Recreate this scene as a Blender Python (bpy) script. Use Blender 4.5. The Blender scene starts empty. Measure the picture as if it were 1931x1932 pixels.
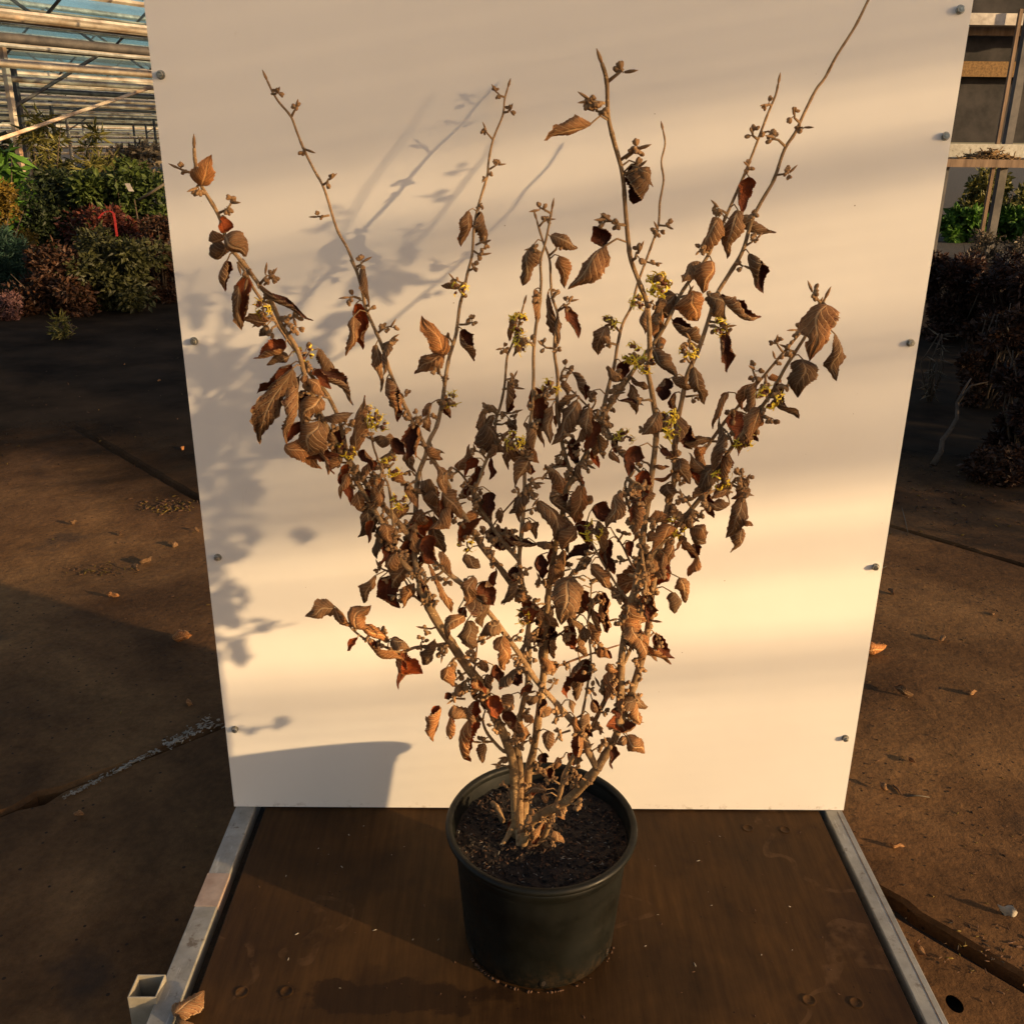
import bpy, math, random
from mathutils import Vector, Matrix, noise as mnoise
sc = bpy.context.scene
col = sc.collection
R = math.radians

# ------------------------------------------------------------------ camera
CAMZ, PITCH, ROLL, YAW, FPX, PW = 1.25, 20.8, 0.6, -0.39, 1815.0, 1931.0
camM = (Matrix.Rotation(R(YAW), 3, 'Z') @ Matrix.Rotation(R(90 - PITCH), 3, 'X') @ Matrix.Rotation(R(ROLL), 3, 'Z'))
CAM = Vector((0, 0, CAMZ))
cd = bpy.data.cameras.new('camera')
cam = bpy.data.objects.new('camera', cd); col.objects.link(cam)
cam.matrix_world = Matrix.Translation(CAM) @ camM.to_4x4()
cd.sensor_width = 36; cd.lens = 36 * FPX / 1932.0
cd.clip_start = 0.02; cd.clip_end = 2000
sc.camera = cam

# ------------------------------------------------------------------ light
SUN_AZ, SUN_EL = 62.0, 11.0           # degrees from the panel's normal, and above the horizon
SD = Vector((-math.cos(R(SUN_EL)) * math.sin(R(SUN_AZ)), math.cos(R(SUN_EL)) * math.cos(R(SUN_AZ)), -math.sin(R(SUN_EL))))
w = bpy.data.worlds.new('World'); sc.world = w; w.use_nodes = True
nt = w.node_tree
bgn = nt.nodes['Background']
sky = nt.nodes.new('ShaderNodeTexSky'); sky.sky_type = 'NISHITA'; sky.sun_disc = False
sky.sun_elevation = R(SUN_EL); sky.sun_rotation = R(180 - SUN_AZ); sky.altitude = 0
sky.air_density = 1.0; sky.dust_density = 1.6; sky.ozone_density = 1.0
tint = nt.nodes.new('ShaderNodeMix'); tint.data_type = 'RGBA'; tint.blend_type = 'MULTIPLY'
tint.inputs[0].default_value = 1.0
tint.inputs[7].default_value = (1.0, 0.875, 0.825, 1)        # warm camera white balance
nt.links.new(sky.outputs[0], tint.inputs[6]); nt.links.new(tint.outputs[2], bgn.inputs[0])
bgn.inputs[1].default_value = 0.118
sl = bpy.data.lights.new('sun', 'SUN'); sl.energy = 4.7; sl.angle = R(0.9); sl.color = (1.0, 0.68, 0.345)
so = bpy.data.objects.new('sun', sl); col.objects.link(so)
so.rotation_euler = SD.to_track_quat('-Z', 'Y').to_euler(); so.location = (6, -4, 5)
sc.view_settings.view_transform = 'Standard'; sc.view_settings.look = 'None'
sc.view_settings.gamma = 1; sc.view_settings.use_curve_mapping = False
sc.view_settings.exposure = 0.83
sc.cycles.use_denoising = True
sc.cycles.max_bounces = 8; sc.cycles.transparent_max_bounces = 24

# ------------------------------------------------------------------ helpers
GZ = -0.12                             # floor level; the trolley deck is z = 0
def ray(x, y):
    return camM @ Vector(((x - PW / 2) / FPX, -(y - 966.0) / FPX, -1.0))
def atY(x, y, Y):
    d = ray(x, y); return CAM + d * (Y / d.y)
def atZ(x, y, z):
    d = ray(x, y); return CAM + d * ((z - CAMZ) / d.z)
def tag(o, label=None, cat=None, group=None, kind=None):
    if label: o['label'] = label
    if cat: o['category'] = cat
    if group: o['group'] = group
    if kind: o['kind'] = kind
    return o
def empty(name, loc, label, cat, group=None):
    o = bpy.data.objects.new(name, None); col.objects.link(o); o.location = loc
    o.empty_display_size = .05
    return tag(o, label, cat, group)
def link(name, me, parent=None, world=True):
    o = bpy.data.objects.new(name, me); col.objects.link(o)
    if parent:
        o.parent = parent
        if world:
            base = parent.location.copy() if parent.parent is None else (parent.parent.location + parent.location)
            o.location = -base
    return o
class MB:
    """collects faces of one mesh, in world coordinates"""
    def __init__(s): s.v = []; s.f = []; s.m = []; s.uv = None; s.sm = []
    def face(s, idx, m=0, smooth=False): s.f.append(tuple(idx)); s.m.append(m); s.sm.append(smooth)
    def box(s, x0, x1, y0, y1, z0, z1, m=0, rot=0, c=None):
        n = len(s.v)
        pts = [Vector((x, y, z)) for z in (z0, z1) for x, y in ((x0, y0), (x1, y0), (x1, y1), (x0, y1))]
        if rot:
            cc = c or Vector(((x0 + x1) / 2, (y0 + y1) / 2, 0)); rm = Matrix.Rotation(rot, 3, 'Z')
            pts = [cc + rm @ (p - cc) for p in pts]
        s.v += pts
        for q in ((0, 3, 2, 1), (4, 5, 6, 7), (0, 1, 5, 4), (1, 2, 6, 5), (2, 3, 7, 6), (3, 0, 4, 7)): s.face([n + i for i in q], m)
        return s
    def tube(s, pts, rad, sides=8, m=0, cap=True, smooth=True):
        n0 = len(s.v); k = len(pts)
        ref = Vector((.31, .17, .93)).normalized()
        prev = None
        for i, p in enumerate(pts):
            t = (pts[min(i + 1, k - 1)] - pts[max(i - 1, 0)])
            t = t.normalized() if t.length > 1e-9 else Vector((0, 0, 1))
            if prev is None:
                a = t.cross(ref)
                if a.length < 1e-3: a = t.cross(Vector((1, 0, 0)))
                a.normalize()
            else:
                a = prev - t * prev.dot(t); a.normalize()
            prev = a; b = t.cross(a)
            r = rad[i] if isinstance(rad, (list, tuple)) else rad
            for j in range(sides):
                an = 2 * math.pi * j / sides
                s.v.append(p + a * (r * math.cos(an)) + b * (r * math.sin(an)))
        for i in range(k - 1):
            for j in range(sides):
                j2 = (j + 1) % sides
                s.face((n0 + i * sides + j, n0 + i * sides + j2, n0 + (i + 1) * sides + j2, n0 + (i + 1) * sides + j), m, smooth)
        if cap:
            s.face([n0 + j for j in range(sides)][::-1], m); s.face([n0 + (k - 1) * sides + j for j in range(sides)], m)
        return s
    def blob(s, c, ax, rl, rw, m=0, seg=6, rings=4, jit=0, rng=None):
        """ellipsoid along ax"""
        ax = ax.normalized(); a = ax.cross(Vector((.3, .5, .8)))
        if a.length < 1e-3: a = ax.cross(Vector((1, 0, 0)))
        a.normalize(); b = ax.cross(a); n0 = len(s.v)
        s.v.append(c - ax * rl)
        for i in range(1, rings):
            th = math.pi * i / rings
            for j in range(seg):
                ph = 2 * math.pi * j / seg
                q = 1 + (rng.uniform(-jit, jit) if jit else 0)
                s.v.append(c - ax * (rl * math.cos(th) * q) + (a * math.cos(ph) + b * math.sin(ph)) * (rw * math.sin(th) * q))
        s.v.append(c + ax * rl); last = len(s.v) - 1
        for j in range(seg):
            j2 = (j + 1) % seg
            s.face((n0, n0 + 1 + j2, n0 + 1 + j), m, True)
            for i in range(rings - 2):
                o = n0 + 1 + i * seg
                s.face((o + j, o + j2, o + seg + j2, o + seg + j), m, True)
            o = n0 + 1 + (rings - 2) * seg
            s.face((o + j, o + j2, last), m, True)
        return s
    def mesh(s, name, mats):
        me = bpy.data.meshes.new(name)
        me.from_pydata([tuple(v) for v in s.v], [], s.f)
        for m in (mats if isinstance(mats, (list, tuple)) else [mats]): me.materials.append(m)
        me.polygons.foreach_set('material_index', s.m)
        me.polygons.foreach_set('use_smooth', s.sm)
        if s.uv:
            l = me.uv_layers.new(name='UVMap')
            li = [0] * len(me.loops); me.loops.foreach_get('vertex_index', li)
            fl = []
            for i in li: fl += s.uv[i]
            l.data.foreach_set('uv', fl)
        me.update()
        return me
    def build(s, name, mats, parent=None, bevel=0):
        o = link(name, s.mesh(name, mats), parent)
        if bevel:
            b = o.modifiers.new('bevel', 'BEVEL'); b.width = bevel; b.segments = 2; b.limit_method = 'ANGLE'
        return o

# ------------------------------------------------------------------ materials
class N:
    """small node wrapper"""
    def __init__(s, name, rough=.8):
        s.m = bpy.data.materials.new(name); s.m.use_nodes = True; s.t = s.m.node_tree
        s.b = s.t.nodes['Principled BSDF']; s.b.inputs['Roughness'].default_value = rough
        s.tc = s.t.nodes.new('ShaderNodeTexCoord'); s.out = s.t.nodes['Material Output']
    def n(s, typ, **kw):
        x = s.t.nodes.new('ShaderNode' + typ)
        for k, v in kw.items():
            if k.startswith('i'):
                i = k[1:]; x.inputs[int(i) if i.isdigit() else i.replace('_', ' ')].default_value = v
            else: setattr(x, k, v)
        return x
    def l(s, a, b): s.t.links.new(a, b)
    def coord(s, scale=(1, 1, 1), rot=(0, 0, 0), src='Object'):
        mp = s.n('Mapping'); mp.inputs['Scale'].default_value = scale; mp.inputs['Rotation'].default_value = rot
        s.l(s.tc.outputs[src], mp.inputs[0]); return mp.outputs[0]
    def noise(s, vec, scale, detail=6, rough=.6, dist=0):
        x = s.n('TexNoise'); x.inputs['Scale'].default_value = scale; x.inputs['Detail'].default_value = detail
        x.inputs['Roughness'].default_value = rough; x.inputs['Distortion'].default_value = dist
        s.l(vec, x.inputs['Vector']); return x.outputs[0]
    def ramp(s, fac, stops):
        x = s.n('ValToRGB'); cr = x.color_ramp
        while len(cr.elements) < len(stops): cr.elements.new(.5)
        for e, (p, c) in zip(cr.elements, stops):
            e.position = p; e.color = (c, c, c, 1) if isinstance(c, (int, float)) else (*c, 1)
        s.l(fac, x.inputs[0]); return x.outputs[0]
    def mix(s, fac, a, b, mode='MIX'):
        x = s.n('Mix', data_type='RGBA', blend_type=mode)
        for v, i in ((fac, 0), (a, 6), (b, 7)):
            if isinstance(v, (int, float)): x.inputs[i].default_value = v if i == 0 else (v, v, v, 1)
            elif isinstance(v, tuple): x.inputs[i].default_value = (*v, 1)
            else: s.l(v, x.inputs[i])
        return x.outputs[2]
    def math(s, op, a, b=None, c=None, clamp=False):
        x = s.n('Math', operation=op); x.use_clamp = clamp
        for i, v in enumerate((a, b, c)):
            if v is None: continue
            if isinstance(v, (int, float)): x.inputs[i].default_value = v
            else: s.l(v, x.inputs[i])
        return x.outputs[0]
    def bump(s, h, strength=.3, dist=.01):
        x = s.n('Bump'); x.inputs['Strength'].default_value = strength; x.inputs['Distance'].default_value = dist
        s.l(h, x.inputs['Height']); s.l(x.outputs[0], s.b.inputs['Normal'])
    def color(s, c): s.l(c, s.b.inputs['Base Color'])
def simple(name, c1, c2, scale=8, rough=.8, bump=.2, stretch=(1, 1, 1), detail=6, metal=0, bdist=.004, rand=0, lo=.35, hi=.65):
    a = N(name, rough); v = a.coord(stretch); f = a.noise(v, scale, detail)
    c = a.ramp(f, ((lo, c1), (hi, c2)))
    if rand:
        oi = a.n('ObjectInfo')
        c = a.mix(1.0, c, a.ramp(oi.outputs['Random'], ((0, 1 - rand), (1, 1 + rand * .6))), 'MULTIPLY')
    a.color(c); a.b.inputs['Metallic'].default_value = metal
    if bump: a.bump(a.noise(v, scale * 3, 5), bump, bdist)
    return a.m

def mat_panel():
    a = N('white_laminate', .42)
    v = a.coord()
    f = a.noise(v, 2.5, 4)
    c = a.ramp(f, ((.3, (.73, .695, .645)), (.7, (.77, .74, .69))))
    vo = a.n('TexVoronoi'); vo.inputs['Scale'].default_value = 26; a.l(v, vo.inputs['Vector'])
    spk = a.math('LESS_THAN', vo.outputs['Distance'], .028)
    pick = a.math('GREATER_THAN', a.noise(v, 31, 2), .56)
    c = a.mix(a.math('MULTIPLY', spk, pick), c, (.22, .16, .1))
    sk = a.coord((2.2, 1, .35)); scf = a.ramp(a.noise(sk, 9, 8, .75, 1.2), ((.66, 0.0), (.74, .30)))
    c = a.mix(scf, c, (.60, .55, .47))
    sz = a.n('SeparateXYZ'); a.l(a.tc.outputs['Object'], sz.inputs[0])
    low = a.math('MULTIPLY', a.ramp(sz.outputs[2], ((.003, 1.0), (.022, 0.0))), a.ramp(a.noise(v, 60, 6, .7), ((.54, 0.0), (.66, .55))))
    c = a.mix(low, c, (.20, .13, .07))
    a.color(c)
    a.bump(a.noise(v, 4, 3), .06, .02)
    a.l(a.ramp(a.noise(v, 5, 4), ((.35, .36), (.7, .55))), a.b.inputs['Roughness'])
    return a.m
def mat_deck():
    a = N('brown_film_plywood', .55); a.b.inputs['Specular IOR Level'].default_value = .10
    v = a.coord((1, 1, 1)); g = a.coord((14, 1.2, 1))
    f = a.noise(v, 3.2, 8, .65, .4)
    c = a.ramp(f, ((.25, (.019, .0092, .0036)), (.5, (.047, .0232, .0080)), (.75, (.086, .0420, .0132))))
    gr = a.ramp(a.noise(g, 6, 6), ((.35, .72), (.65, 1.12)))
    c = a.mix(1, c, gr, 'MULTIPLY')
    # an old wet stain in front of the pot with a ragged outline
    st = bpy.data.materials
    mp = a.n('Mapping'); mp.inputs['Location'].default_value = (.16 / .2, -1.14 / .035, 0); mp.inputs['Scale'].default_value = (1 / .2, 1 / .035, 0)
    a.l(a.tc.outputs['Object'], mp.inputs[0])
    ln = a.n('VectorMath', operation='LENGTH'); a.l(mp.outputs[0], ln.inputs[0])
    d = a.math('ADD', ln.outputs['Value'], a.math('MULTIPLY', a.math('SUBTRACT', a.noise(v, 14, 5), .5), 2.2))
    mask = a.ramp(d, ((.80, 1.0), (.95, 0.0)))
    c = a.mix(a.math('MULTIPLY', mask, .7), c, (.016, .008, .004))
    sp = a.n('TexVoronoi'); sp.inputs['Scale'].default_value = 45; a.l(v, sp.inputs['Vector'])
    c = a.mix(a.math('MULTIPLY', a.math('LESS_THAN', sp.outputs['Distance'], .07), a.math('GREATER_THAN', a.noise(v, 20, 2), .55)), c, (.012, .007, .004))
    ring = a.noise(v, 2.1, 3, .5); rm = a.math('LESS_THAN', a.math('ABSOLUTE', a.math('SUBTRACT', ring, .56)), .006)
    c = a.mix(a.math('MULTIPLY', rm, a.ramp(a.noise(v, 25, 3), ((.45, 0.0), (.6, .35)))), c, (.12, .065, .03))
    c = a.mix(a.ramp(a.noise(a.coord((3, 18, 1), (0, 0, .5)), 7, 7, .75), ((.66, 0.0), (.73, .5))), c, (.13, .075, .035))
    c = a.mix(a.ramp(a.noise(v, 7, 5, .6), ((.56, 0.0), (.66, .55))), c, (.020, .0095, .0045))
    a.color(c)
    a.l(a.ramp(f, ((.3, .42), (.7, .7))), a.b.inputs['Roughness'])
    a.bump(a.noise(g, 22, 6), .12, .002)
    return a.m
def mat_floor():
    a = N('stained_concrete', .9); a.b.inputs['Specular IOR Level'].default_value = .12
    v = a.coord(); 
    f = a.noise(v, 1.1, 9, .68, .5); f2 = a.noise(v, 4.5, 8, .7)
    c = a.ramp(f, ((.28, (.036, .0175, .008)), (.48, (.130, .064, .0245)), (.72, (.24, .126, .048))))
    c = a.mix(1, c, a.ramp(f2, ((.3, .62), (.7, 1.22))), 'MULTIPLY')
    c = a.mix(1, c, a.ramp(a.noise(v, 60, 6, .75), ((.3, .72), (.7, 1.25))), 'MULTIPLY')
    c = a.mix(a.ramp(a.noise(v, .55, 6, .6, .8), ((.52, 0.0), (.62, .55))), c, (.040, .026, .018))
    # oily blotches
    bl = a.ramp(a.noise(v, 2.6, 5, .55), ((.62, 0.0), (.70, 1.0)))
    c = a.mix(a.math('MULTIPLY', bl, .6), c, (.028, .022, .018))
    sp = a.n('TexVoronoi'); sp.inputs['Scale'].default_value = 34; a.l(v, sp.inputs['Vector'])
    c = a.mix(a.math('MULTIPLY', a.math('LESS_THAN', sp.outputs['Distance'], .12), a.math('GREATER_THAN', a.noise(v, 9, 3), .5)), c, (.03, .02, .013))
    a.color(c)
    a.bump(a.math('ADD', a.noise(v, 26, 8, .7), a.math('MULTIPLY', f2, 1.5)), .55, .012)
    return a.m
def mat_leaf(name, base, vein, dark, rough, trans, vscale=.6):
    a = N(name, rough)
    sx = a.n('SeparateXYZ'); a.l(a.tc.outputs['UV'], sx.inputs[0])
    au = a.math('ABSOLUTE', a.math('MULTIPLY', a.math('SUBTRACT', sx.outputs[0], .5), 2))
    wob = a.math('MULTIPLY', a.math('SUBTRACT', a.noise(a.coord(src='UV'), 5, 2), .5), .06)
    ph = a.math('FRACT', a.math('MULTIPLY', a.math('ADD', a.math('SUBTRACT', sx.outputs[1], a.math('MULTIPLY', au, .30)), a.math('ADD', wob, 1)), 7.5))
    d = a.math('ABSOLUTE', a.math('SUBTRACT', ph, .5))
    lat = a.ramp(d, ((.40, 0.0), (.47, 1.0)))
    mid = a.ramp(au, ((.04, 1.0), (.09, 0.0)))
    vm = a.math('MAXIMUM', lat, mid)
    vo = a.n('TexVoronoi', feature='DISTANCE_TO_EDGE'); vo.inputs['Scale'].default_value = 26
    a.l(a.coord((1, 1.8, 1), src='UV'), vo.inputs['Vector'])
    ret = a.ramp(vo.outputs['Distance'], ((.0, 1.0), (.12, 0.0)))
    oi = a.n('ObjectInfo')
    mp = a.n('VectorMath', operation='ADD'); a.l(a.tc.outputs['UV'], mp.inputs[0])
    cx = a.n('CombineXYZ'); a.l(a.math('MULTIPLY', oi.outputs['Random'], 37), cx.inputs[0]); a.l(a.math('MULTIPLY', oi.outputs['Random'], 91), cx.inputs[1]); a.l(cx.outputs[0], mp.inputs[1])
    f = a.noise(mp.outputs[0], 3.2, 6, .65)
    c = a.ramp(f, ((.32, dark), (.62, base)))
    c = a.mix(a.math('MULTIPLY', ret, .22), c, vein)
    c = a.mix(a.math('MULTIPLY', vm, vscale), c, vein)
    c = a.mix(1, c, a.ramp(oi.outputs['Random'], ((0, (.46, .47, .50)), (.3, (.78, .80, .84)), (.6, (1.0, .97, .93)), (.85, (1.1, .95, .8)), (1, (1.5, 1.2, .88)))), 'MULTIPLY')
    c = a.mix(a.math('MULTIPLY', a.ramp(au, ((.90, 0.0), (.97, 1.0))), .5), c, vein)  # pale margin: an edge highlight put into the leaf colour
    a.color(c)
    h = a.math('ADD', a.math('MULTIPLY', vm, 1.0), a.math('MULTIPLY', a.noise(mp.outputs[0], 22, 4), .55))
    a.bump(h, .8, .0022)
    a.b.inputs['Specular IOR Level'].default_value = .25
    tr = a.n('BsdfTranslucent'); a.l(a.mix(1, c, (1.6, .75, .35), 'MULTIPLY'), tr.inputs[0])
    mx = a.n('MixShader'); mx.inputs[0].default_value = trans
    a.l(a.b.outputs[0], mx.inputs[1]); a.l(tr.outputs[0], mx.inputs[2]); a.l(mx.outputs[0], a.out.inputs[0])
    return a.m
def mat_foliage(name, c1, c2, rough=.55):
    a = N(name, rough); g = a.n('NewGeometry')
    c = a.ramp(g.outputs['Random Per Island'], ((0, c1), (.6, c2), (1, tuple(min(1, x * 1.5) for x in c2))))
    a.color(c); a.b.inputs['Specular IOR Level'].default_value = .3
    tr = a.n('BsdfTranslucent'); a.l(c, tr.inputs[0]); mx = a.n('MixShader'); mx.inputs[0].default_value = .25
    a.l(a.b.outputs[0], mx.inputs[1]); a.l(tr.outputs[0], mx.inputs[2]); a.l(mx.outputs[0], a.out.inputs[0])
    return a.m
def mat_glass():
    a = N('dirty_greenhouse_glass', .25)
    v = a.coord(); f = a.ramp(a.noise(v, 1.3, 6), ((.35, .01), (.7, .16)))
    a.color(a.ramp(a.noise(v, 3, 4), ((.3, (.35, .38, .38)), (.7, (.55, .56, .53)))))
    tp = a.n('BsdfTransparent'); tp.inputs[0].default_value = (.86, .92, .95, 1)
    mx = a.n('MixShader'); a.l(f, mx.inputs[0]); a.l(tp.outputs[0], mx.inputs[1]); a.l(a.b.outputs[0], mx.inputs[2]); a.l(mx.outputs[0], a.out.inputs[0])
    return a.m
M = {}
M['panel'] = mat_panel(); M['deck'] = mat_deck(); M['floor'] = mat_floor(); M['glass'] = mat_glass()
M['core'] = simple('brown_board_edge', (.07, .035, .014), (.16, .085, .035), 40, .8, .2)
M['bolt'] = simple('zinc_bolt', (.30, .29, .25), (.46, .44, .38), 60, .35, .1, metal=.9)
M['galv'] = simple('galvanised_tube', (.34, .30, .22), (.46, .42, .33), 22, .5, .15, metal=.3)
M['tape'] = simple('pinkish_worn_tape', (.26, .185, .145), (.36, .28, .23), 30, .7, .2)
M['red'] = simple('red_mark', (.5, .05, .02), (.6, .10, .04), 30, .6, 0)
M['soilbase'] = simple('dark_subsoil', (.012, .009, .006), (.03, .02, .013), 6, .95, .6, bdist=.02)
M['plaster'] = simple('white_chalky_filler', (.20, .17, .125), (.46, .41, .33), 40, .9, .5)
def mat_pot():
    a = N('black_green_plastic', .5); v = a.coord(); a.b.inputs['Specular IOR Level'].default_value = .22
    c = a.ramp(a.noise(v, 9, 5), ((.35, (.0030, .0034, .0026)), (.65, (.0062, .0068, .0050))))
    dust = a.ramp(a.noise(v, 16, 8, .75, .6), ((.52, 0.0), (.72, .22))); c = a.mix(dust, c, (.030, .021, .012))
    scr = a.ramp(a.noise(a.coord((1, 1, 9), (.3, .2, 0)), 30, 4), ((.66, 0.0), (.72, .5))); c = a.mix(scr, c, (.028, .026, .020))
    sz = a.n('SeparateXYZ'); a.l(a.tc.outputs['Object'], sz.inputs[0])
    foot = a.math('MULTIPLY', a.ramp(sz.outputs[2], ((.0, 1.0), (.05, 0.0))), a.ramp(a.noise(v, 45, 6, .7), ((.45, 0.0), (.65, .7)))); c = a.mix(foot, c, (.045, .026, .012))
    a.color(c); a.l(a.ramp(a.noise(v, 20, 6), ((.35, .40), (.7, .68))), a.b.inputs['Roughness']); a.bump(a.noise(v, 24, 5), .10, .002)
    return a.m
M['pot'] = mat_pot()
M['potscuff'] = M['pot']
M['soil'] = simple('potting_soil', (.007, .0045, .003), (.028, .016, .009), 55, .95, .9, bdist=.006)
M['crumb'] = simple('bark_crumbs', (.05, .02, .008), (.12, .06, .028), 40, .9, .3)
M['fibre'] = simple('pale_fibres', (.22, .19, .15), (.38, .34, .27), 40, .9, .1)
def mat_bark(name, c1, c2, c3, sc=1.0):
    a = N(name, .8); v = a.coord(); f = a.noise(v, 38 * sc, 8, .7, .6)
    c = a.ramp(f, ((.30, c1), (.52, c2), (.72, c3)))
    big = a.ramp(a.noise(v, 9, 3), ((.35, .72), (.65, 1.15))); c = a.mix(1, c, big, 'MULTIPLY')
    vo = a.n('TexVoronoi'); vo.inputs['Scale'].default_value = 210 * sc; a.l(v, vo.inputs['Vector'])
    len_ = a.math('MULTIPLY', a.math('LESS_THAN', vo.outputs['Distance'], .26), a.math('GREATER_THAN', a.noise(v, 70, 2), .5))
    c = a.mix(a.math('MULTIPLY', len_, .55), c, tuple(min(1, x * 1.5) for x in c3))
    a.color(c); a.b.inputs['Specular IOR Level'].default_value = .25
    a.bump(a.math('ADD', a.noise(v, 120 * sc, 6, .7), a.math('MULTIPLY', len_, .8)), .7, .0016)
    return a.m
M['bark'] = mat_bark('tan_bark', (.15, .082, .034), (.31, .188, .085), (.46, .30, .145))
M['twig'] = mat_bark('grey_tan_twig', (.165, .092, .040), (.32, .195, .092), (.45, .295, .150), 1.6)
def mat_alu():
    a = N('weathered_aluminium', .5); v = a.coord(); st = a.coord((1, .12, 1))
    c = a.ramp(a.noise(v, 14, 7, .7), ((.3, (.20, .19, .165)), (.6, (.33, .32, .285)), (.8, (.42, .41, .375))))
    c = a.mix(a.ramp(a.noise(v, 34, 6, .7), ((.58, 0.0), (.68, .75))), c, (.085, .05, .025))
    sc_ = a.ramp(a.noise(st, 160, 3), ((.60, 0.0), (.68, .5))); c = a.mix(sc_, c, (.5, .49, .45))
    a.color(c); a.b.inputs['Metallic'].default_value = .3; a.bump(a.noise(v, 60, 6), .25, .0015)
    a.l(a.ramp(a.noise(v, 25, 5), ((.3, .38), (.7, .7))), a.b.inputs['Roughness']); return a.m
M['alu'] = mat_alu()
M['shoot'] = simple('reddish_shoot', (.15, .065, .024), (.25, .12, .05), 90, .6, .3, bdist=.001)
M['bud'] = simple('fuzzy_tan_buds', (.20, .105, .040), (.36, .205, .088), 200, .9, .3, rand=.25, bdist=.001)
M['petal'] = simple('yellow_petals', (.70, .48, .018), (.88, .66, .05), 120, .6, 0)
M['calyx'] = simple('red_brown_calyx', (.10, .022, .010), (.2, .07, .025), 120, .7, 0)
M['leaf_under'] = mat_leaf('dry_leaf_underside', (.35, .168, .064), (.60, .38, .19), (.130, .058, .023), .75, .14, .9)
M['leaf_upper'] = mat_leaf('dry_leaf_upper_side', (.16, .040, .012), (.22, .072, .028), (.055, .013, .006), .55, .20, .35)
M['leaf_red'] = mat_leaf('dry_leaf_rust_side', (.34, .088, .020), (.30, .10, .035), (.15, .032, .010), .5, .22, .3)

# ------------------------------------------------------------------ ground and floor slabs
def ground():
    m = MB()
    xs = [-400, -60, -20, -8, 0, 8, 20, 60, 400]
    n = len(xs)
    for y in xs:
        for x in xs: m.v.append(Vector((x, y + 8, GZ - .035)))
    for j in range(n - 1):
        for i in range(n - 1): m.face((j * n + i, j * n + i + 1, (j + 1) * n + i + 1, (j + 1) * n + i))
    o = m.build('ground', M['soilbase']); tag(o, kind='structure'); return o
GROUND = ground()
JD = Vector((.667, -.745, 0)); JN = Vector((.745, .667, 0))       # floor joints run along JD
def slab(s0, s1, n0, n1, rng, hole=None):
    """one concrete floor slab between joints; ragged, slightly chipped edges"""
    g = .011
    s0 += .002; s1 -= .002; n0 += g + .004; n1 -= g + .004
    ring = []
    def edge(a, b):
        k = max(2, int((b - a).length / .05))
        for i in range(k):
            p = a.lerp(b, i / k)
            j = (.12 if abs(a.x - b.x) < .01 else 1.0) * (mnoise.noise(p * 3.1) * .012 + mnoise.noise(p * 11) * .008) + (.02 if mnoise.noise(p * 5.3 + Vector((9, 1, 0))) > .42 else 0)
            q = Vector(((s0 + s1) / 2, (n0 + n1) / 2, 0)) - p; q.normalize()
            ring.append(p + q * abs(j))
    c = [Vector((s0, n0, 0)), Vector((s1, n0, 0)), Vector((s1, n1, 0)), Vector((s0, n1, 0))]
    for i in range(4): edge(c[i], c[(i + 1) % 4])
    m = MB(); k = len(ring)
    W = lambda p, z, ins=0: JD * p.x + JN * p.y + Vector((0, 0, z))
    cen = Vector(((s0 + s1) / 2, (n0 + n1) / 2, 0))
    tilt = rng.uniform(-.003, .003)
    for z, ins in ((GZ - .034, 0), (GZ - .009 + tilt, 0), (GZ + tilt, .010)):
        for p in ring:
            q = (cen - p).normalized() * ins
            m.v.append(W(p + q, z))
    # JD x JN points up or down: keep outward normals by ordering
    for r in range(2):
        for i in range(k):
            i2 = (i + 1) % k
            m.face((r * k + i, r * k + i2, (r + 1) * k + i2, (r + 1) * k + i))
    m.face([2 * k + i for i in range(k)])
    return m
rng = random.Random(4)
ns = [1.545 + 1.9 * i for i in range(-5, 7)]
ss = [-2.02 + 5.2 * i for i in range(-3, 5)]
for a in range(len(ns) - 1):
    for b in range(len(ss) - 1):
        cs, cn = (ss[b] + ss[b + 1]) / 2, (ns[a] + ns[a + 1]) / 2
        c = JD * cs + JN * cn
        if c.y < -4 or c.y > 13.0 or abs(c.x) > 9.5: continue
        m = slab(ss[b], ss[b + 1], ns[a], ns[a + 1], rng)
        o = m.build('concrete_slab', M['floor'], GROUND)
        hp = atZ(1800, 1893, GZ); hs, hn = hp.dot(JD), hp.dot(JN)
        if ss[b] < hs < ss[b + 1] and ns[a] < hn < ns[a + 1]:        # the slab with an oval hole through it
            cut = MB().tube([Vector((hp.x, hp.y, GZ - .2)), Vector((hp.x, hp.y, GZ + .2))], .0125, 20)
            for v in cut.v:
                v.y = hp.y + (v.y - hp.y) * 1.5; v.x = hp.x + (v.x - hp.x) * 1.1
            co = cut.build('cutter', M['floor'])
            bo = o.modifiers.new('b', 'BOOLEAN'); bo.object = co; bo.solver = 'EXACT'
            bpy.context.view_layer.update()
            me = bpy.data.meshes.new_from_object(o.evaluated_get(bpy.context.evaluated_depsgraph_get()))
            o.modifiers.clear(); o.data = me
            bpy.data.objects.remove(co)
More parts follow.
